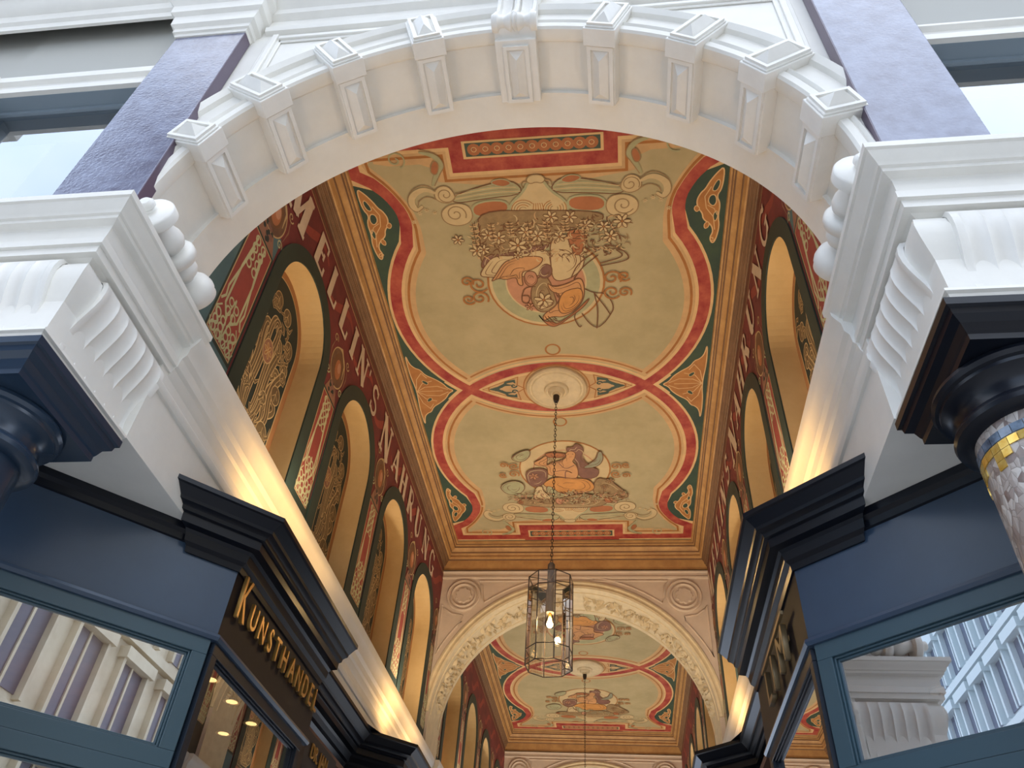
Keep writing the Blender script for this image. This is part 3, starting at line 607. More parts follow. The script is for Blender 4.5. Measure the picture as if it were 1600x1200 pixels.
# letter centres along the wall (initials are taller)
LS = [(3.42, 1.25, 5.04), (3.98, 1, 5.13), (4.36, 1, 5.13), (4.74, 1, 5.13), (5.06, 1, 5.13), (5.38, 1, 5.13), (5.62, 1, 5.13), (5.88, 1, 5.13), (6.45, 1.3, 5.03), (6.93, 1, 5.12), (7.32, 1, 5.12), (7.74, 1, 5.12), (8.18, 1, 5.12), (8.66, 1, 5.12), (9.12, 1, 5.12)]
XL, XR = CX - HW, CX + HW
walls = {}
for bay in (0, 1):
    cy = B0 + BAY * bay; y0, y1 = (2.66, 9.9) if bay == 0 else (10.62, 17.45)
    for nm, X, s in (('wall_left', XL, 1), ('wall_right', XR, -1)):
        b = wall_face(y0, y1, niche_ys(cy), X, P['wred']); wl = struct(b.build(nm))
        p = Paint(lambda a, z, h, X=X, s=s: (X + s * (h + .0005), a, z))
        ls = LS if s == 1 else [(2 * B0 - a, q, z) for a, q, z in LS]
        if bay: ls = None
        wall_paint(p, cy, niche_ys(cy), s, y0, y1, ls)
        p.build('wall_painting', wl)
        if bay:               # round red frames on the farther wall instead of writing
            pass

# ---- niches: one is built, the others are copies
def build_niche():
    o = thing('wall_niche', '', 'niche', (0, 0, 3.0), 'arched niches with painted flowers')
    D = 0.2; N = 28
    # reveal: back edge to front edge along the opening, local x is out of the wall
    b = MB(); pts = [(-NR, NB), (-NR, 3.6)] + [(-NR * math.cos(PI * i / N), SPR + NR * math.sin(PI * i / N)) for i in range(N + 1)] + [(NR, 3.6), (NR, NB)]
    for (a, z), (c, w_) in zip(pts, pts[1:]): b.quad((0, a, z), (0, c, w_), (-D, c, w_), (-D, a, z), P['niche'])
    b.quad((0, -NR, NB), (0, NR, NB), (-D, NR, NB), (-D, -NR, NB), P['niche']); b.flat = True
    b.build('reveal', o, smooth=50)
    # green border band, a few millimetres proud
    b = MB(); R2 = NR + .14
    pin = [(-NR, NB)] + [(-NR * math.cos(PI * i / N), SPR + NR * math.sin(PI * i / N)) for i in range(N + 1)] + [(NR, NB)]
    pout = [(-R2, NB)] + [(-R2 * math.cos(PI * i / N), SPR + R2 * math.sin(PI * i / N)) for i in range(N + 1)] + [(R2, NB)]
    vs = [(h, y, z) for h in (0, .012) for q in (pin, pout) for y, z in q]; n = len(pin); fs = []
    for i in range(n - 1):
        A, B, Cc, Dd = i, i + n, i + 2 * n, i + 3 * n
        fs += [(Cc, Cc + 1, Dd + 1, Dd), (A, Cc, Cc + 1, A + 1), (B, B + 1, Dd + 1, Dd)]
    b.add(vs, fs, P['wgreen']); b.build('green_border', o)
    # back panel with flowers
    p = Paint(lambda a, z, h: (-D + h, a, z))
    back = [(-NR, NB)] + [(-NR * math.cos(PI * i / N), SPR + NR * math.sin(PI * i / N)) for i in range(N + 1)] + [(NR, NB)]
    p.poly(back, 'nichee')
    R3 = NR - .07
    inner = [(-R3, 3.0)] + [(-R3 * math.cos(PI * i / N), SPR + R3 * math.sin(PI * i / N)) for i in range(N + 1)] + [(R3, 3.0)]
    p.poly(inner, 'wdark'); p.rib(inner, .012, 'wline', closed=True)
    rnd = random.Random(5)
    p.poly([(-R3, 2.98), (R3, 2.98), (R3, 3.42), (-R3, 3.42)], 'wpink'); p.rib([(-R3, 3.42), (R3, 3.42)], .02, 'wbrown'); p.rib([(-R3, 3.445), (R3, 3.445)], .008, 'wline')
    for s in (-1, 1):
        for z in (3.14, 3.3): p.spiral(s * .2, z, .1, 1.3, .045, 'wbrown', s * (1 if z < 3.2 else -1), .5, .3); p.spiral(s * .2, z, .125, 1.25, .007, 'wline', s * (1 if z < 3.2 else -1), .5, .5)
        p.rib([(s * .05, 3.02), (s * .1, 3.2), (s * .04, 3.38)], .04, 'wbrown'); p.rib([(s * .4, 3.02), (s * .34, 3.2), (s * .4, 3.4)], .03, 'wbrown')
        # big curling leaves rising from the vase
        for k, (ex, ez, w_) in enumerate([(.36, 3.62, .09), (.38, 3.9, .08), (.3, 4.15, .08), (.18, 4.38, .07), (.08, 4.5, .06), (.37, 4.3, .07)]):
            dz = ez - 3.5; pts = [(s * .02, 3.5), (s * (ex * .9), 3.5 + dz * .25), (s * ex * .55, 3.5 + dz * .6), (s * ex, ez), (s * (ex - .10), ez + .03), (s * (ex - .11), ez - .07)]
            q = sm(pts, 3)
            p.rib(q, w_ + .022, 'wline', taper=True); p.rib(q, w_, 'wleaf', taper=True); p.rib(q, .006, 'wline')
        for (a, z, r) in [(.3, 3.62, .09), (.32, 4.02, .075), (.16, 3.86, .05), (.1, 4.68, .07), (.28, 4.48, .07), (.34, 4.22, .05)]:
            p.disc(s * a, z, r + .008, 'wline'); p.disc(s * a, z, r, 'wleaf'); p.rib([(s * (a - r * .6), z - r * .5), (s * a, z + r * .2), (s * (a + r * .6), z - r * .2)], .005, 'wline'); p.rib([(s * a, z - r * .8), (s * a, z + r * .7)], .005, 'wline')
        for k in range(26):
            a0 = rnd.uniform(.04, .4) * s; z0 = rnd.uniform(3.5, 4.7); t0 = rnd.uniform(0, 6.28); L = rnd.uniform(.06, .12)
            if math.hypot(a0, max(0, z0 - SPR)) > R3 - .08: continue
            q = [(a0 + L * math.cos(t0 + .9 * j) * j / 3, z0 + L * math.sin(t0 + .9 * j) * j / 3) for j in range(4)]
            q = [(max(-R3 + .02, min(R3 - .02, a)), z) for a, z in q]
            p.rib(q, .034, 'wline', taper=True); p.rib(q, .022, 'wleaf', taper=True)
    hexa = [(.1 * math.cos(k * PI / 3), 4.2 + .12 * math.sin(k * PI / 3)) for k in range(6)]
    p.blob(hexa, 'wpink', 'wline', .01); p.flower(0, 4.2, .07, 'nichee', 'wline')
    p.disc(0, 3.55, .06, 'wleaf'); p.ring(0, 3.55, .06, .008, 'wline'); p.ring(0, 3.55, .03, .008, 'wline')
    p.rib([(-.06, 3.45), (0, 3.5), (.06, 3.45)], .05, 'wleaf')
    b = p.build('flower_panel', o)
    return o
ORD = ['first', 'second', 'third', 'fourth']
proto = build_niche(); first = True
for bay in (0, 1):
    for s, X, sn in ((1, XL, 'left'), (-1, XR, 'right')):
        for k, yc in enumerate(niche_ys(B0 + BAY * bay)):
            n = proto if first else copy_tree(proto)
            first = False
            n.location = (X, yc, 3.0 + GZ); n.rotation_euler = (0, 0, 0 if s == 1 else PI)
            n['label'] = '%s arched niche from the street, %s wall, %s' % (ORD[k], sn, 'front bay' if bay == 0 else 'bay behind the inner arch')
# ================================================================ inner arches
def inner_arch(y0, y1, label_side, detail=True):
    cx, cz, r = CX - .01, 3.53, 1.79
    x0, x1, zt, zb = CX - HW, CX + HW, 5.60, 2.5
    o = thing('inner_arch', label_side, 'arch', (cx, y0, 2.6))
    b = MB(); b.flat = True; N = 48
    pts = [(cx + r * math.cos(PI - PI * i / N), cz + r * math.sin(PI - PI * i / N)) for i in range(N + 1)]
    for y in (y0, y1):
        for (a, c), (d, e) in zip(pts, pts[1:]): b.quad((a, y, c), (d, y, e), (d, y, 5.995), (a, y, 5.995), PLAST)
        b.quad((x0, y, zb), (pts[0][0], y, zb), (pts[0][0], y, 5.995), (x0, y, 5.995), PLAST)
        b.quad((x1, y, zb), (pts[-1][0], y, zb), (pts[-1][0], y, 5.995), (x1, y, 5.995), PLAST)
    P2 = [(pts[0][0], zb)] + pts + [(pts[-1][0], zb)]
    for (a, c), (d, e) in zip(P2, P2[1:]): b.quad((a, y0, c), (d, y0, e), (d, y1, e), (a, y1, c), PLAST2)
    b.build('arch_wall', o, smooth=40)
    # archivolt: raised ring on the face, with a hollow step
    b = MB(); b.arc([(1.79, y0), (1.79, y0 - .03), (1.82, y0 - .035), (1.84, y0 - .02), (1.86, y0 - .02), (1.875, y0 - .035), (1.90, y0 - .03), (1.91, y0)], cx, cz, math.radians(3), math.radians(177), 72, PLAST2, closed=False)
    b.build('archivolt', o, smooth=40)
    # string moulding above, and the flat strip under the cornice
    b = MB(); b.sweep([(0, 5.47), (.02, 5.48), (.025, 5.5), (.012, 5.51), (.012, 5.555), (.03, 5.57), (.03, 5.6), (0, 5.6)], [(x0, y0), (x1, y0)], 1, PLAST)
    b.build('top_moulding', o, smooth=30)
    b = MB(); b.box(x0, x1, y0 - .012, y0, 5.6, 5.85, WOOD); b.box(x0, x1, y0 - .03, y0, 5.585, 5.605, WOOD); b.build('wooden_frieze', o)
    if not detail: return o
    # spandrel panels (a sunk triangle outlined by a bead) and roundels
    for s, nm in ((-1, 'left'), (1, 'right')):
        rx, rz = cx + s * 1.505, 5.215
        b = MB(); b.lathe([(.24, 0), (.24, .02), (.225, .035), (.205, .03), (.20, .012), (.19, .01), (.18, .03), (.165, .04), (.15, .02), (.148, .008), (.0, .008)], (rx, y0, rz), (0, -1, 0), PLAST, n=48)
        rd = b.build('roundel', o, smooth=40)
        b = MB(); n = 64; rr = [.10 + .022 * abs(math.cos(4.5 * t * 2 * PI / n)) for t in range(n)]
        vs = [(rx + q * math.cos(2 * PI * t / n), y0 - .008, rz + q * math.sin(2 * PI * t / n)) for t, q in enumerate(rr)] + [(rx + q * .9 * math.cos(2 * PI * t / n), y0 - .03, rz + q * .9 * math.sin(2 * PI * t / n)) for t, q in enumerate(rr)] + [(rx, y0 - .026, rz)]
        b.add(vs, [(t, (t + 1) % n, n + (t + 1) % n, n + t) for t in range(n)] + [(n + t, n + (t + 1) % n, 2 * n) for t in range(n)], PLAST); b.build('rosette_boss', rd, smooth=40)
        # outlines of the spandrel fields
        b = MB(); R3 = 1.985
        an = lambda t: (cx + s * R3 * math.cos(math.radians(t)), cz + R3 * math.sin(math.radians(t)))
        low = [an(t) for t in range(25, 42, 2)]
        hug = [(rx + s * .29 * math.cos(math.radians(t)), rz + .29 * math.sin(math.radians(t))) for t in range(-75, -19, 7)]
        wallx = cx + s * 1.79
        fieldA = low + [(rx - s * .02, rz - .3)] + [(rx + s * .14, rz - .27), (rx + s * .24, rz - .2), (wallx, rz - .14)] + [(wallx, low[0][1] + .1)]
        b.tube([(x, y0 - .004, z) for x, z in fieldA], .014, PLAST, closed=True)
        up = [an(t) for t in range(62, 86, 2)]
        fieldB = [(rx - s * .27, rz - .02), (rx - s * .30, rz - .1)] + [an(t) for t in range(57, 84, 3)] + [(cx + s * .25, 5.44), (rx - s * .2, 5.44), (rx - s * .25, 5.36)]
        b.tube([(x, y0 - .004, z) for x, z in fieldB], .014, PLAST, closed=True)
        b.build('spandrel_bead', o, smooth=50)
    # running leaf scroll in relief along the underside
    rnd = random.Random(3); ym = (y0 + y1) / 2; M = 34; halves = [MB(), MB()]
    for i in range(M):
        b = halves[0 if i < M // 2 else 1]
        t = math.radians(8 + 164 * (i + .5) / M)
        if abs(t - PI / 2) < .09: continue
        for k in range(9):
            dt = rnd.uniform(-.045, .045); dy = rnd.uniform(-.17, .17); R = r - .004
            c = Vector((cx + R * math.cos(t + dt), ym + dy, cz + R * math.sin(t + dt))); nr = Vector((-math.cos(t + dt), 0, -math.sin(t + dt))); tg = Vector((-math.sin(t), 0, math.cos(t)))
            ph = rnd.uniform(0, 6.28); d = tg * math.cos(ph) + Vector((0, 1, 0)) * math.sin(ph); e = d.cross(nr); L = rnd.uniform(.03, .06); W = L * .45
            vs = [c + d * L, c + e * W, c - d * L, c - e * W, c + nr * .05 + d * L * .3, c + nr * .035 - d * L * .4]
            b.add(vs, [(0, 1, 4), (1, 5, 4), (1, 2, 5), (2, 3, 5), (3, 4, 5), (3, 0, 4)], PLAST2)
        # a winding stem
        st = []
        for j in range(7):
            tt = t + math.radians(164 / M) * (j / 6 - .5); st.append((cx + (r - .008) * math.cos(tt), ym + .12 * math.sin(2 * PI * (i + j / 6) / 2), cz + (r - .008) * math.sin(tt)))
        b.tube(st, .014, PLAST2, 5)
    for b in halves: b.build('leaf_scroll_relief', o, smooth=40)
    b = MB()
    for yy in (y0 + .10, y1 - .10): b.arc([(1.79, yy - .012), (1.778, yy - .008), (1.778, yy + .008), (1.79, yy + .012)], cx, cz, 0.05, PI - .05, 60, PLAST2, closed=False)
    for dd in (-.09, .09):
        t = PI / 2 + dd; b.obox((cx + 1.79 * math.cos(t), ym, cz + 1.79 * math.sin(t)), (-math.sin(t), 0, math.cos(t)), (0, 1, 0), (-math.cos(t), 0, -math.sin(t)), .008, ym - y0 - .10, .014, PLAST2)
    b.build('soffit_beads', o, smooth=40)
    return o
inner_arch(9.9, 10.62, 'nearer plaster arch across the passage with roundels in its corners')
inner_arch(17.45, 18.1, 'farthest plaster arch across the passage, seen through the nearer one')
bk = MB(); bk.box(CX - HW - .2, CX + HW + .2, 24, 24.1, -GZ, 6.2, PLAST); bk.box(CX - HW - .1, CX + HW + .1, 18.1, 24, ZC, ZC + .1, P['tan'])
bk.box(XL - .05, XL, 18.1, 24, -GZ, 6.1, P['wred']); bk.box(XR, XR + .05, 18.1, 24, -GZ, 6.1, P['wred'])
struct(bk.build('wall_back'))

# ================================================================ lower white walls and springing cornice
XSL, XSR = -2.17, 1.14
for nm, X, s in (('left', XSL, 1), ('right', XSR, -1)):
    b = MB(); Xo = XL - .3 if s == 1 else XR + .3
    b.box(min(X, Xo), max(X, Xo), 2.57, 9.9, 2.135, 2.86, WHITE); b.box(min(X, Xo), max(X, Xo), 9.9, 18.1, 2.135, 2.86, WHITE)
    struct(b.build('wall_lower_' + nm))
    cor = [(0, 2.58), (.01, 2.60), (.016, 2.635), (.03, 2.65), (.034, 2.70), (.052, 2.725), (.056, 2.775), (.078, 2.81), (.088, 2.83), (.088, 2.885), (-.4, 2.885), (-.4, 2.58)]
    sub = [(0, 2.455), (.014, 2.46), (.022, 2.475), (.022, 2.50), (.012, 2.515), (.012, 2.535), (0, 2.545)]
    b = MB(); sd = 1 if s == 1 else -1
    b.sweep(cor, [(X, 2.64), (X, 9.35)], sd, WHITE); b.sweep(sub, [(X, 2.57), (X, 9.35)], sd, WHITE)
    # break over the pier of the inner arch
    b.sweep([(o + .05 if o > -.3 else o, z) for o, z in cor], [(X, 9.35), (X, 10.9)], sd, CREAM)
    b.sweep(cor, [(X, 10.9), (X, 18)], sd, WHITE); b.sweep(sub, [(X, 10.9), (X, 18)], sd, WHITE)
    o = b.build('springing_cornice', smooth=30); tag(o, 'long white moulded ledge under the painted %s wall, glowing yellow above the shopfront' % nm, 'cornice')

# ================================================================ front wall with the great arch
AXc, AZc, AR = -0.55, 3.08, 1.70
YF, YB = 2.04, 2.65
b = MB(); b.flat = True; N = 64
pts = [(AXc + AR * math.cos(PI - PI * i / N), AZc + AR * math.sin(PI - PI * i / N)) for i in range(N + 1)]
pts2 = [(AXc + (AR + .2) * math.cos(PI - PI * i / N), AZc + (AR + .2) * math.sin(PI - PI * i / N)) for i in range(N + 1)]
ZT = 7.6
for (a, c), (d, e) in zip(pts2, pts2[1:]): b.quad((a, YF, c), (d, YF, e), (d, YF, ZT), (a, YF, ZT), WHITE)
for (a, c), (d, e) in zip(pts, pts[1:]): b.quad((a, YB, c), (d, YB, e), (d, YB, ZT), (a, YB, ZT), WHITE)
b.quad((pts2[0][0], YF, 2.86), (-2.70, YF, 2.86), (-2.70, YF, ZT), (pts2[0][0], YF, ZT), WHITE)
b.quad((pts2[-1][0], YF, 2.86), (1.70, YF, 2.86), (1.70, YF, ZT), (pts2[-1][0], YF, ZT), WHITE)
for x0, x1 in ((pts[0][0] - .5, pts[0][0]), (pts[-1][0], pts[-1][0] + .5)): b.quad((x0, YB, 2.86), (x1, YB, 2.86), (x1, YB, ZT), (x0, YB, ZT), WHITE)
# rear band of the soffit, plain
PB = [(pts[0][0], 2.86)] + pts + [(pts[-1][0], 2.86)]
for (a, c), (d, e) in zip(PB, PB[1:]): b.quad((a, 2.42, c), (d, 2.42, e), (d, YB, e), (a, YB, c), WHITE)
struct(b.build('wall_front', smooth=40))
# sides beyond the pilasters: window walls
def window_bay(n, x0, x1, mir):
    # window opening beside the pilaster; panel above it, with the cornice's shade in its grey
    zb, zt = (4.42, 4.60) if mir < 0 else (4.17, 4.31)
    w_ = MB(); inn, outx = (x1, x0) if mir < 0 else (x0, x1)
    w_.box(min(outx, outx + mir * 2.4), max(outx, outx + mir * 2.4), YF - .02, YF + .5, 2.2, 7.6, GREYP)
    w_.box(x0 - .02, x1 + .02, YF, YF + .4, 2.2, 2.9, WHITE)
    w_.box(min(x0, x1), max(x0, x1), YF - .03, YF + .3, zb + .01, 7.6, GREYP)
    struct(w_.build('wall_window_' + ('left' if mir < 0 else 'right')))
    f = MB()
    f.sweep([(0, zb), (.03, zb), (.032, zb + .05), (.015, zb + .06), (.02, zb + .10), (.045, zb + .12), (.045, zt), (0, zt)], [(x0, YF - .03), (x1, YF - .03)], 1, WHITE)
    a, c = (outx - .02, outx + .02) if mir < 0 else (outx - .02, outx + .02)
    f.box(a - (.3 if mir < 0 else 0), c + (.3 if mir > 0 else 0), YF - .055, YF + .1, 2.9, zb + .06, WHITE)
    f.box(a - .09, c + .02, YF - .11, YF - .02, zb + .02, zb + .2, WHITE)
    wf = struct(f.build('window_%d' % n, smooth=25))
    g = MB(); g.box(x0, x1, YF - .03, YF + .12, zb - .004, zb + .006, BLUEG); g.box(min(outx, outx - mir * .05), max(outx, outx - mir * .05), YF - .03, YF + .12, 2.9, zb, BLUEG); g.box(x0, x1, YF + .06, YF + .10, zb - .035, zb, BLUEG); g.build('reveal', wf)
    g = MB(); g.flat = True; yp = YF + .08; g.quad((x0, yp, 2.9), (x1, yp, 2.9), (x1, yp, zb - .03), (x0, yp, zb - .03), WGLASS); g.build('pane', wf)
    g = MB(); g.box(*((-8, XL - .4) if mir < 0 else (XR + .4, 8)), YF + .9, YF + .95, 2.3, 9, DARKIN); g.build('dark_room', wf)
window_bay(1, -3.80, -2.66, -1); window_bay(2, 1.62, 3.2, 1)

# ---- archivolt moulding between the blocks, and soffit zone
o = thing('archivolt', 'white moulded band round the great arch, running between the jewelled blocks', 'archivolt', (AXc, 2.0, AZc))
b = MB(); b.arc([(1.72, 2.42), (1.72, 2.10), (1.70, 2.085), (1.69, 2.06), (1.69, 2.01), (1.70, 1.995), (1.735, 1.99), (1.75, 2.0), (1.765, 1.985), (1.775, 1.99), (1.79, 2.01), (1.90, 2.01), (1.91, 1.985), (1.945, 1.965), (1.96, 1.975), (1.96, 2.05)], AXc, AZc, math.radians(-3), math.radians(183), 110, WHITE, closed=False)
b.build('archivolt_ring', o, smooth=28)
b = MB(); b.arc([(1.70, 2.655), (1.70, 2.44), (1.697, 2.415), (1.72, 2.41), (1.72, 2.42)], AXc, AZc, math.radians(-3), math.radians(183), 110, WHITE, closed=False); b.build('soffit_edge', o, smooth=28)
def jewel(b, o, u, v, n, U, V, fr=.022, rise=.035, m=WHITE2):
    # raised frame with a hipped pyramid inside; o centre, half sizes U, V
    o, u, v, n = map(Vector, (o, u, v, n))
    for s in (-1, 1):
        b.obox(o + u * s * (U - fr / 2), u, v, n, fr / 2, V, .014, m)
        b.obox(o + v * s * (V - fr / 2), u, v, n, U - fr, fr / 2, .014, m)
    a, c = U - fr - .008, V - fr - .008; k = min(a, c)
    q = [o + u * x + v * y for x, y in ((-a, -c), (a, -c), (a, c), (-a, c))]
    if c > a: t = [o + v * (-(c - k)) + n * rise, o + v * (c - k) + n * rise]; f = [(0, 1, 4), (1, 2, 5, 4), (2, 3, 5), (3, 0, 4, 5)]
    else: t = [o + u * (-(a - k)) + n * rise, o + u * (a - k) + n * rise]; f = [(1, 2, 5), (0, 1, 5, 4), (3, 0, 4), (2, 3, 4, 5)]
    b.add(q + t, f, m)
names = {158: 'lowest on the left', 141: 'second from the bottom on the left', 123.7: 'third from the bottom on the left', 106: 'just left of the keystone', 69.6: 'just right of the keystone', 51.5: 'third from the bottom on the right', 34: 'second from the bottom on the right', 16.3: 'lowest on the right'}
for deg, nm in names.items():
    t = math.radians(deg); rad = Vector((math.cos(t), 0, math.sin(t))); tg = Vector((-math.sin(t), 0, math.cos(t))); Y = Vector((0, 1, 0)); c0 = Vector((AXc, 0, AZc))
    p0 = c0 + rad * 1.62 + Y * 2.2
    o = thing('arch_block', 'jewelled block of the great arch, ' + nm, 'arch block', tuple(p0), 'jewelled blocks of the great arch')
    b = MB()
    b.obox(c0 + rad * 1.745 + Y * 2.05 , tg, Y * 1, -rad, .075, .01, .10, WHITE2)
    b.obox(c0 + rad * 1.75 + Y * 2.24, tg, Y, -rad, .088, .20, .118, WHITE2)   # shaft on the soffit
    b.build('shaft', o, bevel=.006)
    b = MB(); jewel(b, c0 + rad * 1.632 + Y * 2.255, tg, Y, -rad, .080, .18); b.build('soffit_jewel', o)
    b = MB(); hc, hh = (1.728, .121) if deg in (158, 16.3) else (1.775, .168)
    b.obox(c0 + rad * hc + Y * 2.07, tg, rad, -Y, .098, hh, .105, WHITE2)
    b.obox(c0 + rad * hc + Y * 1.966, tg, rad, -Y, .088, hh - .01, .012, WHITE2)
    b.build('head', o, bevel=.005)
    b = MB(); jewel(b, c0 + rad * hc + Y * 1.954, tg, rad, -Y, .080, hh - .02, .02, .05); b.build('front_jewel', o)
# keystone with its scroll console
t = math.radians(87.8); c0 = Vector((AXc, 0, AZc)); rad = Vector((math.cos(t), 0, math.sin(t))); tg = Vector((-math.sin(t), 0, math.cos(t))); Y = Vector((0, 1, 0))
o = thing('keystone', 'white scrolled keystone at the crown of the great arch', 'keystone', tuple(c0 + rad * 1.62 + Y * 2.2))
b = MB(); b.obox(c0 + rad * 1.75 + Y * 2.24, tg, Y, -rad, .125, .20, .118, WHITE2); b.build('shaft', o, bevel=.006)
b = MB(); jewel(b, c0 + rad * 1.632 + Y * 2.255, tg, Y, -rad, .078, .18); b.build('soffit_jewel', o)
b = MB()
prof = [(2.06, 1.66), (1.985, 1.66), (1.945, 1.68), (1.925, 1.72), (1.935, 1.77), (1.955, 1.80), (1.95, 1.90), (1.92, 2.00), (1.87, 2.10), (1.82, 2.2), (1.80, 2.32), (2.06, 2.32)]   # (y, radius)
def kx(u, y, r): p = c0 + rad * r + tg * u + Y * y; return tuple(p)
n = len(prof); U = [(-.125, 0), (-.12, -.012), (-.10, -.012), (-.09, .005), (-.06, .012), (-.03, .0), (-.022, .012), (-.015, -.012), (0, -.018), (.015, -.012), (.022, .012), (.03, 0), (.06, .012), (.09, .005), (.10, -.012), (.12, -.012), (.125, 0)]
vs = [kx(u, y + dy if 0 < i < n - 1 else y, r) for u, dy in U for i, (y, r) in enumerate(prof)]; fs = []
for a in range(len(U) - 1):
    for i in range(n - 1): fs.append((a * n + i, a * n + i + 1, (a + 1) * n + i + 1, (a + 1) * n + i))
fs += [tuple(range(n)), tuple((len(U) - 1) * n + i for i in range(n))]
b.add(vs, fs, WHITE2); b.build('console', o, smooth=35)
b = MB()                      # bolster with rings under the console
b.lathe([(.0, -.135), (.05, -.135), (.058, -.12), (.058, -.10), (.04, -.085), (.035, -.06), (.05, -.04), (.056, -.02), (.045, -.012), (.058, 0), (.045, .012), (.056, .02), (.05, .04), (.035, .06), (.04, .085), (.058, .10), (.058, .12), (.05, .135), (0, .135)], c0 + rad * 1.70 + Y * 1.965, tg, WHITE2, n=28)
b.build('bolster', o, smooth=40)

# ---- mouldings of the spandrels and the cornice above
b = MB()
mp = [(0, -.03), (.015, -.03), (.02, -.01), (.035, 0), (.02, .012), (.012, .03), (0, .03)]
for (x0, x1) in ((-2.03, -.75), (-.2, 1.06)):
    for z in (4.98,): b.box(x0, x1, YF - .012, YF, z - .045, z + .045, WHITE); b.box(x0, x1, YF - .028, YF, z - .018, z + .018, WHITE)
for x, z0 in ((-2.06, 4.36), (1.09, 4.2)):
    b.box(x - .05, x + .05, YF - .012, YF, z0, 5.03, WHITE); b.box(x - .02, x + .02, YF - .028, YF, z0, 5.03, WHITE)
o = b.build('spandrel_moulding', bevel=.006); tag(o, 'white beaded frame of the flat wall fields above the great arch', 'moulding')
b = MB(); up = [(0, 5.07), (.03, 5.08), (.04, 5.12), (.02, 5.14), (.02, 5.24), (.06, 5.27), (.07, 5.31), (.12, 5.36), (.14, 5.42), (.14, 5.5), (.2, 5.55), (.2, 5.7), (0, 5.7)]
b.sweep(up, [(-2.15, YF), (1.2, YF)], 1, WHITE)
for x0, x1 in ((-6.2, -2.72), (1.7, 5.4)):
    b.sweep([(0, 5.19), (.02, 5.19), (.02, 5.26), (.04, 5.28), (.045, 5.36), (.07, 5.38), (.1, 5.44), (.11, 5.5), (.2, 5.56), (.2, 5.75), (0, 5.75)], [(x0, 1.92), (x1, 1.92)], 1, WHITE)
b.box(-6.2, 5.4, 1.85, 2.3, 5.7, 7.6, WHITE)
o = b.build('upper_cornice', smooth=25); tag(o, 'white stepped cornice along the top edge of the picture', 'cornice')

# ---- marble pilasters
for x0, x1, zt, nm in ((-2.70, -2.23, 4.96, 'left'), (1.215, 1.665, 5.3, 'right')):
    o = thing('marble_pilaster', 'blue-grey polished marble pilaster on the %s side of the great arch' % nm, 'pilaster', ((x0 + x1) / 2, 2, 2.9))
    b = MB(); b.box(x0, x1, 1.957, 2.035, 2.89, zt, MARBLE); b.build('shaft', o, bevel=.003)
    b = MB(); s = 1 if nm == 'left' else -1; xe = x1 if nm == 'left' else x0
    b.box(min(xe, xe + s * .004), max(xe, xe + s * .004), 1.959, 2.036, 2.89, zt, MARBLEE); b.build('side_edge', o)
    b = MB(); zc = zt
    path = [(x0 + .005, 2.05), (x0 + .005, 1.96), (x1 - .005, 1.96), (x1 - .005, 2.05)]
    b.sweep([(0, zc), (.012, zc), (.016, zc + .03), (.03, zc + .035), (.03, zc + .08), (.055, zc + .10), (.06, zc + .2), (.085, zc + .22), (.09, zc + .3), (.12, zc + .34), (.12, zc + .42), (.15, zc + .44), (.15, zc + .6), (0, zc + .6)], path, 1, WHITE)
    b.box(x0, x1, 1.965, 2.05, zc + .001, zc + .6, WHITE); b.build('capital', o, smooth=25)

# ================================================================ the two entablature blocks, columns
def frieze_panel(fn, L, nfl, name, o):
    # fn(s, out, z): s along the face; strigil flutes cut into a raised S-shaped panel
    prof = [(2.585, .0), (2.572, .03), (2.545, .046), (2.505, .052), (2.46, .049), (2.415, .038), (2.37, .022), (2.325, .004), (2.28, -.008), (2.235, -.012), (2.19, -.008), (2.155, .004)]
    b = MB(); NS = nfl * 12; ends = .028; n = len(prof); cols = []
    S = [(0, 0), (0, 1)] + [(ends + (L - 2 * ends) * i / NS, 1 - 1.0 * (0.55 * abs(math.sin(PI * nfl * i / NS)) ** 0.7)) for i in range(NS + 1)] + [(L, 1), (L, 0)]
    for s, d in S:
        for j, (z, q) in enumerate(prof):
            dd = d if 1 < j < n else (1.0 if d > 0 else 0)
            if j == 0: dd = 0
            cols.append(fn(s, q + .024 * dd, z))
    fs = [(i * n + j, i * n + j + 1, (i + 1) * n + j + 1, (i + 1) * n + j) for i in range(len(S) - 1) for j in range(n - 1)]
    b.add(cols, fs, WHITE2); b.flat = True
    b.build(name, o, smooth=38)
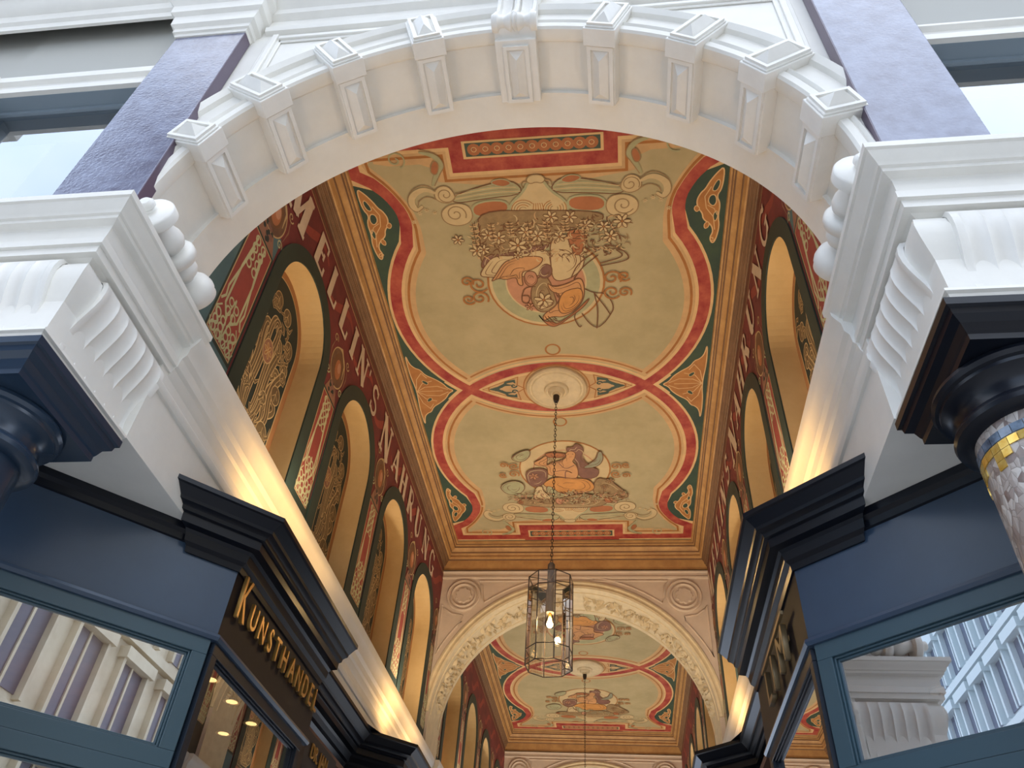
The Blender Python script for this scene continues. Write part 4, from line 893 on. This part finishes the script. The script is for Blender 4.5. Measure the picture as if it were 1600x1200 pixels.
for nm, xs, sg in (('left', -2.06, -1), ('right', 1.035, 1)):
    xe = xs + sg * .83; yf, yb = 1.78, 2.69; xm = (xs + xe) / 2
    X = lambda tt: xs + sg * tt
    path = [(xs, yb), (xs, yf), (xe, yf), (xe, yb)]; side = 1 if nm == 'left' else -1
    side = -side
    o = thing('entablature_block', 'white moulded entablature block with fluted frieze on the %s, carried by the column' % nm, 'entablature', (xm, 2.2, 2.08))
    b = MB(); b.sweep([(-.3, 2.905), (0, 2.905), (0, 2.872), (-.012, 2.868), (-.02, 2.85), (-.04, 2.83), (-.048, 2.812), (-.06, 2.808), (-.062, 2.79), (-.095, 2.78), (-.115, 2.76), (-.125, 2.73), (-.128, 2.70), (-.3, 2.70)], path, side, WHITE)
    b.box(min(X(.1), xe - sg * .1), max(X(.1), xe - sg * .1), yf + .1, yb - .01, 2.6, 2.904, WHITE)
    b.build('cornice', o, smooth=22)
    b = MB(); b.sweep([(-.3, 2.70), (-.095, 2.70), (-.088, 2.69), (-.085, 2.645), (-.12, 2.638), (-.13, 2.60), (-.16, 2.585), (-.16, 2.58), (-.3, 2.58)], [(xs, yb - .0), (xs, yf), (xe, yf), (xe, yb)], side, WHITE); b.build('fascia', o, smooth=22)
    b = MB(); b.sweep([(-.4, 2.59), (-.155, 2.59), (-.123, 2.55), (-.112, 2.50), (-.117, 2.45), (-.13, 2.40), (-.15, 2.34), (-.17, 2.28), (-.177, 2.23), (-.17, 2.18), (-.155, 2.145), (-.4, 2.145)], [(xs, yb - .12), (xs, yf), (xe, yf), (xe, yb - .12)], side, WHITE); b.build('frieze', o, smooth=50)
    b = MB(); b.sweep([(-.4, 2.15), (-.12, 2.15), (-.112, 2.145), (-.110, 2.13), (-.122, 2.124), (-.126, 2.105), (-.136, 2.10), (-.142, 2.09), (-.142, 2.08), (-.4, 2.08)], [(xs, yb - .12), (xs, yf), (xe, yf), (xe, yb - .12)], side, WHITE); b.build('architrave', o, smooth=22)
    b = MB(); b.box(min(X(.15), xe - sg * .15), max(X(.15), xe - sg * .15), yf + .15, yb - .15, 2.081, 2.70, WHITE); b.build('core', o)
    frieze_panel(lambda s, q, z: (X(.165 - q), 2.03 + s, z), .57, 6, 'fluted_panel', o)
    frieze_panel(lambda s, q, z: (xs + sg * (.24 + s), yf + .165 - q, z), .36, 4, 'fluted_panel', o)
    # column
    cx = -2.475 if nm == 'left' else 1.40; cy = 2.205; cxa = xs + sg * .415
    m = NAVYC if nm == 'left' else BLACK
    lab = 'dark blue painted column with ringed capital on the left' if nm == 'left' else 'column on the right covered in grey and gold broken mosaic below a black ringed capital'
    o = thing('column', lab, 'column', (cx, cy, -GZ))
    b = MB(); h = .33
    pth = [(cxa - h, cy - h), (cxa + h, cy - h), (cxa + h, cy + h), (cxa - h, cy + h)]
    b.sweep([(0, 2.078), (0, 2.045), (-.012, 2.04), (-.016, 2.015), (-.04, 1.995), (-.05, 1.965), (-.055, 1.955), (-.055, 1.93)], pth, 1, m, closed=True)
    h2 = h - .055; b.quad((cxa - h2, cy - h2, 1.93), (cxa + h2, cy - h2, 1.93), (cxa + h2, cy + h2, 1.93), (cxa - h2, cy + h2, 1.93), m); b.quad((cxa - h, cy - h, 2.078), (cxa + h, cy - h, 2.078), (cxa + h, cy + h, 2.078), (cxa - h, cy + h, 2.078), m)
    b.build('abacus', o)
    b = MB(); b.lathe([(.20, 1.93), (.265, 1.928), (.27, 1.91), (.262, 1.895), (.25, 1.89), (.248, 1.878), (.235, 1.87), (.215, 1.85), (.205, 1.82), (.205, 1.80), (.22, 1.79), (.235, 1.775), (.24, 1.76), (.235, 1.745), (.22, 1.735), (.205, 1.73), (.19, 1.728)], (cx, cy, 0), (0, 0, 1), m, n=56); b.build('capital', o, smooth=35)
    prof = [(.185, 1.74), (.187, 1.6), (.192, 1.2), (.198, .6), (.205, 0), (.21, -.6), (.21, -1.3), (.26, -1.34), (.27, -1.42), (.25, -1.46), (.3, -1.47), (.3, -1.6)]
    if nm == 'left':
        b = MB(); b.lathe(prof, (cx, cy, 0), (0, 0, 1), m, n=56); b.build('shaft', o, smooth=35)
    else:
        mm = bpy.data.materials.new('grey_broken_mosaic'); mm.use_nodes = True; t = mm.node_tree; bs = t.nodes['Principled BSDF']
        g = t.nodes.new('ShaderNodeNewGeometry'); v = t.nodes.new('ShaderNodeTexVoronoi'); v.inputs['Scale'].default_value = 42
        mp_ = t.nodes.new('ShaderNodeMapping'); mp_.inputs['Scale'].default_value = (1, 1, .6)
        v2 = t.nodes.new('ShaderNodeTexVoronoi'); v2.feature = 'DISTANCE_TO_EDGE'; v2.inputs['Scale'].default_value = 42
        r = t.nodes.new('ShaderNodeValToRGB'); r.color_ramp.elements[0].color = (*lin((120, 104, 98)), 1); r.color_ramp.elements[1].color = (*lin((190, 184, 178)), 1)
        e = r.color_ramp.elements.new(.5); e.color = (*lin((158, 148, 142)), 1)
        mx = t.nodes.new('ShaderNodeMix'); mx.data_type = 'RGBA'; mx.inputs[6].default_value = (*lin((120, 112, 106)), 1)
        st = t.nodes.new('ShaderNodeMath'); st.operation = 'GREATER_THAN'; st.inputs[1].default_value = .02
        sp = t.nodes.new('ShaderNodeSeparateColor')
        L = t.links.new; L(g.outputs['Position'], mp_.inputs[0]); L(mp_.outputs[0], v.inputs['Vector']); L(mp_.outputs[0], v2.inputs['Vector']); L(v.outputs['Color'], sp.inputs[0]); L(sp.outputs[0], r.inputs['Fac'])
        L(v2.outputs['Distance'], st.inputs[0]); L(st.outputs[0], mx.inputs[0]); L(r.outputs['Color'], mx.inputs[7]); L(mx.outputs[2], bs.inputs['Base Color'])
        bp = t.nodes.new('ShaderNodeBump'); bp.inputs['Strength'].default_value = .5; bp.inputs['Distance'].default_value = .01; L(v2.outputs['Distance'], bp.inputs['Height']); L(bp.outputs[0], bs.inputs['Normal']); bs.inputs['Roughness'].default_value = .35
        b = MB(); b.lathe(prof, (cx, cy, 0), (0, 0, 1), mm, n=56); b.build('mosaic_shaft', o, smooth=35)
        GT = mat('gold_mosaic_tile', (214, 170, 70), .25, metal=.6, rgb2=(236, 206, 120), scale=30); BT = mat('blue_grey_mosaic_tile', (120, 138, 158), .2, rgb2=(64, 74, 88), scale=12)
        b = MB(); g2 = MB()
        def tile(B, a, z, wa, hz, m_):
            r0 = .1872 + max(0, (1.6 - z)) * .012; vs = []
            for da, dz in ((-wa, -hz), (wa, -hz), (wa, hz), (-wa, hz)):
                for rr in (r0 - .002, r0 + .004): vs.append((cx + rr * math.cos(a + da), cy + rr * math.sin(a + da), z + dz))
            B.add(vs, [(1, 3, 5, 7), (0, 2, 3, 1), (2, 4, 5, 3), (4, 6, 7, 5), (6, 0, 1, 7)], m_)
        for k in range(30): tile(b, 2 * PI * k / 30, 1.675, .098, .016, BT)
        b.build('blue_tile_ring', o)
        for k in range(36):
            a = 2 * PI * k / 36
            for j in range(3):
                if (k * 7 + j * 5) % (3 + j) < 3 - j or j == 0: tile(g2, a, 1.64 - j * .031, .082, .0145, GT)
        for j, (a, z) in enumerate([(-2.55, 1.36), (-2.45, 1.36), (-2.5, 1.33), (-2.6, 1.33), (-2.45, 1.30), (-2.35, 1.30), (-2.5, 1.27), (-2.4, 1.24)]): tile(g2, a, z, .05, .014, GT)
        g2.build('gold_tiles', o)
    # turned bolster lying along the passage side of the block
    xb = xs - .06 if nm == 'left' else xs + .06
    b = MB(); b.lathe([(0, 1.91), (.025, 1.91), (.04, 1.925), (.04, 1.945), (.028, 1.955), (.03, 1.965), (.104, 1.975), (.112, 1.985), (.112, 2.03), (.104, 2.036), (.055, 2.04), (.05, 2.055), (.06, 2.08), (.082, 2.12), (.088, 2.15), (.08, 2.18), (.06, 2.195), (.058, 2.20), (.095, 2.205), (.108, 2.22), (.11, 2.25), (.106, 2.255), (.102, 2.27), (.07, 2.28), (.066, 2.29), (.08, 2.31), (.082, 2.33), (.07, 2.355), (.045, 2.375), (.042, 2.385), (.075, 2.395), (.1, 2.42), (.112, 2.455), (.112, 2.475), (.106, 2.48), (.108, 2.51), (.1, 2.52), (0, 2.525)], (xb, 0, 3.02), (0, 1, 0), WHITE2, n=32)
    o = b.build('turned_bolster', smooth=45); tag(o, 'white turned bolster lying on top of the %s entablature block' % nm, 'bolster')
# soffits behind the columns (undersides of the upper storey)
b = MB(); b.box(-6.2, XSL - .15, 2.1, 3.6, 2.137, 2.2, CREAM); b.box(XSR + .15, 5.6, 2.1, 3.6, 2.137, 2.2, CREAM); struct(b.build('ceiling_porch'))
# ================================================================ shopfronts
def text_mesh(body, size, ext, m, name, parent, M4, sx=1.0, bevel=0.0):
    cu = bpy.data.curves.new(name, 'FONT'); cu.body = body; cu.size = size; cu.extrude = ext; cu.bevel_depth = bevel; cu.align_x = 'CENTER'
    ob = bpy.data.objects.new(name, cu); COL.objects.link(ob); bpy.context.view_layer.update()
    me = bpy.data.meshes.new_from_object(ob.evaluated_get(bpy.context.evaluated_depsgraph_get())); COL.objects.unlink(ob); bpy.data.objects.remove(ob)
    me.materials.clear(); me.materials.append(m)
    me.transform(Matrix.Diagonal((sx, 1, 1, 1))); me.transform(M4)
    q = parent; off = Vector((0, 0, 0))
    while q is not None: off += q.location; q = q.parent
    me.transform(Matrix.Translation(Vector((0, 0, GZ)) - off))
    o = bpy.data.objects.new(name, me); COL.objects.link(o); o.parent = parent
    return o
R2 = math.sqrt(.5)
DFR = mat('shaded_frame_paint', (22, 32, 44), 0.4, spec=0.3)  # frame paint darkened to carry the dimness of the passage side
for nm, sg in (('left', 1), ('right', -1)):
    # corner of the fascia, direction of the passage is +y, splay runs outwards at 45 degrees
    xc, yc = (-1.967, 3.546) if nm == 'left' else (0.872, 3.548)
    XS = XSL if nm == 'left' else XSR
    W = lambda u, z, o=0.0: (xc - sg * u * R2 + sg * o * R2, yc - u * R2 - o * R2, z)      # along the splay, o outwards
    sd = 1
    side = 1 if nm == 'left' else -1
    uu = 2.05
    far = [(xc - sg * (uu * R2 + 2.6), yc - uu * R2), (xc - sg * uu * R2, yc - uu * R2)]
    base = far + [(xc, yc), (xc, 5.04)]
    o = thing('shopfront', 'dark blue splayed shopfront on the %s with glass panes reflecting the street' % nm, 'shopfront', (xc, yc, -GZ))
    # fascia
    b = MB(); fas = [(0, 1.655), (0.0, 2.13), (-.05, 2.13), (-.05, 1.655)]
    b.sweep(fas, base[:3], side, NAVY); b.build('fascia', o)
    b = MB(); b.sweep([(0, 1.655), (0, 2.13), (-.05, 2.13), (-.05, 1.655)], [(xc, yc), (xc, 5.04)], side, SIGN); b.build('sign_board', o)
    b = MB(); b.sweep([(0, 2.05), (.012, 2.055), (.02, 2.085), (.04, 2.10), (.045, 2.134), (0, 2.134)], base[:3], side, BLACK)
    b.sweep([(0, 1.655), (.018, 1.65), (.022, 1.635), (.012, 1.62), (-.02, 1.615), (-.02, 1.66)], base, side, NAVY); b.build('fascia_moulding', o, smooth=30)
    # projecting black cornice, scribed against the white wall, with its flat top
    y0 = yc - abs(xc - XS)
    pts = [(XS, y0), (xc, yc), (xc, 5.03)]
    prof = [(-.02, 2.0), (.012, 2.0), (.018, 2.03), (.04, 2.045), (.05, 2.085), (.062, 2.10), (.105, 2.105), (.108, 2.15), (.125, 2.156), (.13, 2.175), (.145, 2.185), (.16, 2.19), (.165, 2.205), (.185, 2.225), (.205, 2.245), (.218, 2.25), (.218, 2.275), (-.2, 2.275)]
    b = MB(); k = len(prof); vs = []
    for i, (px, py) in enumerate(pts):
        for out, z in prof:
            if i == 0: vs.append((px, py - out * math.sqrt(2), z))
            elif i == 1:
                n1 = Vector((sg * R2, -R2)); n2 = Vector((sg, 0)); mv = (n1 + n2) / (1 + n1.dot(n2)); vs.append((px + mv.x * out, py + mv.y * out, z))
            else: vs.append((px + sg * out, py, z))
    fs = [(i * k + a, i * k + a + 1, (i + 1) * k + a + 1, (i + 1) * k + a) for i in range(2) for a in range(k - 1)] + [tuple(range(k)), tuple(2 * k + a for a in range(k))]
    b.add(vs, fs, BLACK); b.build('cornice', o, smooth=22)
    # window frames on the splay and on the passage side
    def frame(P3, u0, u1, z0, z1, t=.075, d=.05, nmb='window_frame', m=TEAL, rect=None):
        b = MB()
        def bar(ua, ub, za, zb, o0, o1):
            vs = [P3(u, z, q) for u in (ua, ub) for z in (za, zb) for q in (o0, o1)]
            b.add(vs, [(0, 1, 3, 2), (4, 6, 7, 5), (0, 4, 5, 1), (2, 3, 7, 6), (0, 2, 6, 4), (1, 5, 7, 3)], m)
        bar(u0, u1, z1 - t, z1, -d, 0); bar(u0, u1, z0, z0 + t, -d, 0); bar(u0, u0 + t, z0 + t, z1 - t, -d, 0); bar(u1 - t, u1, z0 + t, z1 - t, -d, 0)
        for q, dd in ((t, -.012), (t + .01, -.022)):
            bar(u0 + q, u1 - q, z1 - q - .01, z1 - q, -d, dd); bar(u0 + q, u1 - q, z0 + q, z0 + q + .01, -d, dd); bar(u0 + q, u0 + q + .01, z0 + q, z1 - q, -d, dd); bar(u1 - q - .01, u1 - q, z0 + q, z1 - q, -d, dd)
        f = b.build(nmb, o, bevel=.003)
        g = MB(); g.flat = True; q = t + .012
        g.quad(P3(u0 + q, z0 + q, -.032), P3(u1 - q, z0 + q, -.032), P3(u1 - q, z1 - q, -.032), P3(u0 + q, z1 - q, -.032), SGLASS)
        g.build('pane', f)
    frame(W, .02, 1.9, 1.02, 1.62); frame(W, .02, 1.9, -.7, 1.02)
    V = lambda u, z, q=0.0: (xc + sg * q, yc + u, z)
    frame(V, .01, 1.42, .2, 1.62, .06, m=DFR); frame(V, .01, 1.42, -.9, .2, .06, m=DFR)
    b = MB(); b.sweep([(0, -GZ), (0, -.7), (-.06, -.7), (-.06, -GZ)], base, side, NAVY); b.sweep([(.03, -GZ), (.03, -1.4), (0, -1.38), (-.01, -GZ)], base, side, NAVY); b.build('stall_riser', o)
    b = MB(); b.box(min(xc - sg * .01, xc - sg * .07), max(xc - sg * .01, xc - sg * .07), 4.98, 5.06, -GZ, 2.1, BLACK); b.build('end_post', o)
    # room behind the glass
    xo = xc - sg * 3.6
    room = [(xc - sg * .07, yc + .03), (xc - sg * .07, 6.35), (xo, 6.35), (xo, yc - 1.36), (xc - sg * 1.46, yc - 1.36)]
    b = MB(); b.prism(room, lambda a, c, h: (a, c, h), 1.76, 1.80, BROWNIN); b.build('shop_ceiling', o)
    b = MB(); b.box(min(xo, xo - sg * .05), max(xo, xo - sg * .05), 2.2, 6.4, -GZ, 1.8, BROWNIN); b.box(min(xo, xc - sg * .06), max(xo, xc - sg * .06), 6.35, 6.4, -GZ, 1.8, BROWNIN); b.build('shop_back_wall', o)
    b = MB(); b.prism(room, lambda a, c, h: (a, c, h), -1.5, -1.3, DARKIN); b.build('shop_floor', o)
    # recessed entrance beyond and the next projecting bay
    o2 = thing('shop_entrance', 'black recessed entrance and further projecting shop bay on the %s' % nm, 'shopfront', (xc - sg * .3, 6, -GZ))
    xb = -2.27 if nm == 'left' else 1.17
    p2 = [(xb, 5.04), (xb, 6.75), (xb + sg * .33, 7.08), (xb + sg * .33, 9.3), (xb - sg * .1, 9.3)]
    b = MB(); b.sweep([(o_, z) for o_, z in prof if z > 2.0] , p2, side, BLACK); b.sweep([(0, 2.0), (.02, 2.03), (.02, 2.1), (-.1, 2.1)], p2, side, BLACK); b.build('cornice', o2, smooth=22)
    b = MB(); b.sweep([(0, -GZ), (0, 2.1), (-.05, 2.1), (-.05, -GZ)], p2, side, BLACK); b.build('front', o2)
    b = MB(); b.quad((xb - sg * .2, 5.04, 2.276), (xb - sg * .2, 9.3, 2.276), (xb + sg * .33, 9.3, 2.276), (xb + sg * .33, 6.9, 2.276), BLACK); b.build('top_board', o2)
    if nm == 'left':
        # raised gilt capitals, facing the passage; text runs along +y
        base_m = Matrix(((0, 0, 1, 0), (1, 0, 0, 0), (0, 1, 0, 0), (0, 0, 0, 1)))
        ys = [3.66, 3.82, 3.955, 4.085, 4.205, 4.335, 4.475, 4.61, 4.74, 4.86, 4.965]
        for ch, y in zip('KUNSTHANDEL', ys):
            big = ch == 'K'
            M4 = Matrix.Translation((xc + .022, y, 1.79 if big else 1.81)) @ base_m
            text_mesh(ch, .33 if big else .185, .008, GOLD, 'letter', o, M4, .52 if big else .74, .002)
        o3 = thing('sign_plate', 'small dark plate with thin gilt writing beside the recessed entrance', 'sign', (-2.0, 5.3, 1.6))
        b = MB(); b.box(-2.05, -1.99, 5.08, 5.75, 1.35, 1.74, SIGN); b.build('plate', o3)
        text_mesh('DR. JAN', .13, .004, GOLD, 'letters', o3, Matrix.Translation((-1.984, 5.38, 1.60)) @ base_m, .8)
        text_mesh('C', .14, .004, GOLD, 'letters', o3, Matrix.Translation((-1.984, 5.3, 1.42)) @ base_m, .8)
    else:
        base_m = Matrix(((0, 0, -1, 0), (-1, 0, 0, 0), (0, 1, 0, 0), (0, 0, 0, 1)))
        BR = mat('dull_brass_letters', (132, 112, 80), .45, metal=.5)
        for ch, y in (('L', 4.46), ('I', 4.27), ('M', 3.98)):
            text_mesh(ch, .26, .012, BR, 'letter', o, Matrix.Translation((xc - .03, y, 1.715)) @ base_m, 1.15, .002)
        b = MB(); b.box(xc - .05, xc - .035, 3.80, 4.56, 1.905, 1.925, BR); b.build('letter_rail', o)
# recessed downlights in the left shop, pendants in the right one
LAMP = emit('warm_lamp_glow', (255, 214, 140), 2.6); REF = mat('lamp_reflector', (220, 180, 110), .3, metal=.6)
for k, (x, y) in enumerate([(-2.37, 4.70), (-2.38, 5.07), (-2.37, 4.36), (-2.65, 5.27), (-2.38, 3.98)]):
    o = thing('recessed_downlight', 'round recessed warm downlight in the brown ceiling of the left shop', 'downlight', (x, y, 1.76), 'downlights of the left shop')
    b = MB(); b.lathe([(.05, 0), (.055, .004), (.045, .006), (.036, -.004)], (x, y, 1.76), (0, 0, -1), REF, n=24); b.build('rim', o, smooth=40)
    b = MB(); b.lathe([(0, 0), (.036, 0), (.036, .002), (0, .002)], (x, y, 1.757), (0, 0, -1), LAMP, n=24); b.build('lens', o)
for k, (x, y, z1, nm_) in enumerate([(1.68, 4.35, 1.3, 'nearest the corner of the right shop window'), (2.3, 4.5, 1.35, 'middle of three behind the right shop window'), (2.75, 4.6, 1.3, 'farthest right behind the right shop window')]):
    o = thing('pendant_lamp', 'thin brass pendant with glass globe, ' + nm_, 'pendant lamp', (x, y, 1.76), 'pendants of the right shop')
    b = MB(); b.lathe([(0, 0), (.05, 0), (.05, .015), (0.01, .02), (.008, 1.76 - z1), (0, 1.76 - z1)], (x, y, 1.76), (0, 0, -1), GOLD, n=16); b.build('rod', o, smooth=40)
    b = MB(); b.lathe([(0, .07), (.04, .06), (.066, .025), (.07, 0), (.066, -.025), (.04, -.06), (0, -.07)], (x, y, z1 - .05), (0, 0, 1), LGLASS, n=24); b.build('globe', o, smooth=60)
    b = MB(); b.lathe([(0, .02), (.016, .01), (.02, -.01), (0, -.025)], (x, y, z1 - .05), (0, 0, 1), LAMP, n=12); b.build('bulb', o, smooth=60)

# ================================================================ lanterns
def lantern():
    x, y = CX - .01, B0
    o = thing('hanging_lantern', 'eight-sided glass lantern with glowing bulb hanging from the nearer ceiling rose', 'lantern', (x, y, 5.9), 'lanterns of the passage')
    b = MB(); z = 5.80; k = 0
    while z > 3.77:
        pts = []
        for i in range(12):
            a = 2 * PI * i / 12; u, v = .011 * math.cos(a), .024 * math.sin(a)
            pts.append((x + (u if k % 2 else 0), y + (0 if k % 2 else u), z + v))
        b.tube(pts, .0035, METAL, 4, closed=True); z -= .038; k += 1
    b.build('chain', o, smooth=60)
    b = MB(); b.lathe([(0, 3.78), (.02, 3.775), (.034, 3.755), (.034, 3.60), (.036, 3.60), (.036, 3.585), (.034, 3.585), (.034, 3.45), (.036, 3.45), (.036, 3.435), (.034, 3.435), (.034, 3.275), (0, 3.275)], (x, y, 0), (0, 0, 1), TUBEM, n=28); b.build('lamp_tube', o, smooth=40)
    n = 8; R = .205; vtx = [(x + R * math.cos(2 * PI * (i + .36) / n), y + R * math.sin(2 * PI * (i + .36) / n)) for i in range(n)]
    b = MB()
    for px, py in vtx: b.tube([(px, py, 2.775), (px, py, 3.60)], .0055, METAL, 5)
    for z in (2.775, 2.915, 3.47, 3.60): b.tube([(px, py, z) for px, py in vtx], .005, METAL, 5, closed=True)
    for i in (0, 2, 4, 6): b.tube([(vtx[i][0], vtx[i][1], 3.60), (x, y, 3.60)], .005, METAL, 5); b.tube([(vtx[i][0], vtx[i][1], 3.47), (x, y, 3.47)], .004, METAL, 5)
    b.build('cage', o, smooth=50)
    b = MB(); b.flat = True
    for i in range(n):
        (a, c), (d, e) = vtx[i], vtx[(i + 1) % n]; b.quad((a, c, 2.78), (d, e, 2.78), (d, e, 3.6), (a, c, 3.6), LGLASS)
    b.build('glass', o)
    b = MB(); b.lathe([(.02, 3.28), (.022, 3.25), (.035, 3.215), (.046, 3.185), (.046, 3.165), (.036, 3.14), (.018, 3.127), (0, 3.125)], (x, y, 0), (0, 0, 1), glass('bulb_glass', .03, (1, .86, .6)), n=24); bu = b.build('bulb', o, smooth=60)
    b = MB()
    for i in range(6):
        a = i * PI / 3; b.tube([(x + .010 * math.cos(a), y + .010 * math.sin(a), 3.225), (x + .018 * math.cos(a), y + .018 * math.sin(a), 3.165)], .0028, emit('filament', (255, 200, 110), 60), 4)
    b.lathe([(0, 3.27), (.014, 3.27), (.012, 3.235), (0, 3.23)], (x, y, 0), (0, 0, 1), mat('brass_cap', (190, 140, 70), .3, metal=.8), n=12)
    b.build('filament', bu)
    return o
lt = lantern()
l2 = copy_tree(lt); l2.location.y += BAY; l2['label'] = 'more distant lantern on its long chain, hanging behind the nearer inner arch'
for k in (0, 1): light('POINT', 'lantern_light', (CX - .01, B0 + BAY * k, 3.19), 20, (1, .78, .5), .03)

# ================================================================ warm lamps standing on top of the shop cornices, and added fill
UP = [('left', -1.87, 3.75, .8), ('left', -1.85, 7.3, 1.2), ('right', .77, 3.68, .9), ('right', .82, 7.3, 1.3), ('left', -1.86, 4.25, .7), ('left', -1.85, 8.2, .8), ('right', .79, 4.2, .7), ('left', -1.86, 4.9, .4), ('right', .80, 4.9, .5)]
for nm, x, y, e in UP:
    o = thing('uplight', 'small uplighter on top of the %s shop cornice, %.1f metres behind the street front' % (nm, y - 1.8), 'lamp', (x, y, 2.28), 'uplighters on the cornices')
    b = MB(); b.lathe([(0, 2.277), (.04, 2.277), (.04, 2.29), (.025, 2.295), (.03, 2.33), (.025, 2.335), (.02, 2.30), (0, 2.30)], (x, y, 0), (0, 0, 1), METAL, n=16); b.build('housing', o, smooth=40)
    light('SPOT', 'uplight_beam', (x, y, 2.36), 20 * e, (1, .57, .20), .08, (PI, 0, 0), math.radians(165))
for cy, e in ((B0, 1), (B0 + BAY, 1.2)):  # unseen fill spots without fixtures, added to brighten the bays and arch faces
    for s, X in ((1, XL + .3), (-1, XR - .3)):
        for dy in (-2, 2): light('SPOT', 'bay_fill_light', (X, cy + dy, 2.98), (44 if dy < 0 else 84) * e, (1, .82, .60), .08, (PI, math.radians(-12) * s * -1, 0), math.radians(170))
light('POINT', 'shop_light', (-3.4, 4.6, 1.2), 10, (1, .7, .4), .3)
light('POINT', 'shop_light', (2.6, 4.6, 1.2), 14, (1, .75, .5), .3)

# ================================================================ street: ground and the houses opposite (seen in the panes)
b = MB(); b.box(-60, 60, -40, 30, -GZ - .1, -GZ, mat('street_paving', (190, 186, 180), .8, var=.1)); struct(b.build('floor'))
ST = mat('sandstone', (206, 194, 168), .8, rgb2=(186, 172, 146), scale=.8); STD = mat('dark_window_recess', (92, 88, 96), .4)
def house(name, x0, x1, h, label, wall, winm, nx, nz, y=-7.5):
    o = thing('town_house', label, 'building', ((x0 + x1) / 2, y, -GZ))
    b = MB(); b.box(x0, x1, y - 8, y, -GZ, h, wall); b.build('wall', o)
    b = MB(); b.sweep([(0, h - .9), (.1, h - .85), (.15, h - .6), (.5, h - .45), (.55, h - .1), (.7, h), (0, h)], [(x1, y), (x0, y)], -1, wall)
    for k in range(1, nz):
        z = -GZ + 1 + (h + GZ - 1.6) * k / nz; b.box(x0, x1, y, y + .25, z - .15, z + .1, wall)
    b.build('cornices', o)
    dx = (x1 - x0) / nx; dz = (h + GZ - 1.6) / nz
    for i in range(nx):
        for k in range(nz):
            xa = x0 + dx * (i + .22); xb_ = x0 + dx * (i + .78); za = -GZ + 1 + dz * k + .35; zb_ = za + dz - .95
            b = MB(); b.box(xa, xb_, y + .0, y + .03, za, zb_, winm); b.box(xa - .12, xa, y, y + .2, za - .1, zb_ + .25, wall); b.box(xb_, xb_ + .12, y, y + .2, za - .1, zb_ + .25, wall); b.box(xa - .2, xb_ + .2, y, y + .3, zb_, zb_ + .3, wall)
            b.box((xa + xb_) / 2 - .04, (xa + xb_) / 2 + .04, y + .03, y + .07, za, zb_, wall); b.build('window', o)
WR = mat('reflecting_window', (96, 110, 130), .15)
house('a', 2, 24, 12.5, 'pale sandstone town house across the street, mirrored in the left shop window', ST, STD, 10, 4)
house('c', -15.2, -8.5, 23.5, 'tall dark brick corner house across the street', mat('dark_brick', (70, 62, 74), .8, var=.2), STD, 4, 7)
house('b', -44, -15.4, 15.0, 'pale glass-fronted building across the street, mirrored in the right shop window', mat('pale_metal_cladding', (196, 210, 214), .4), WR, 18, 6)
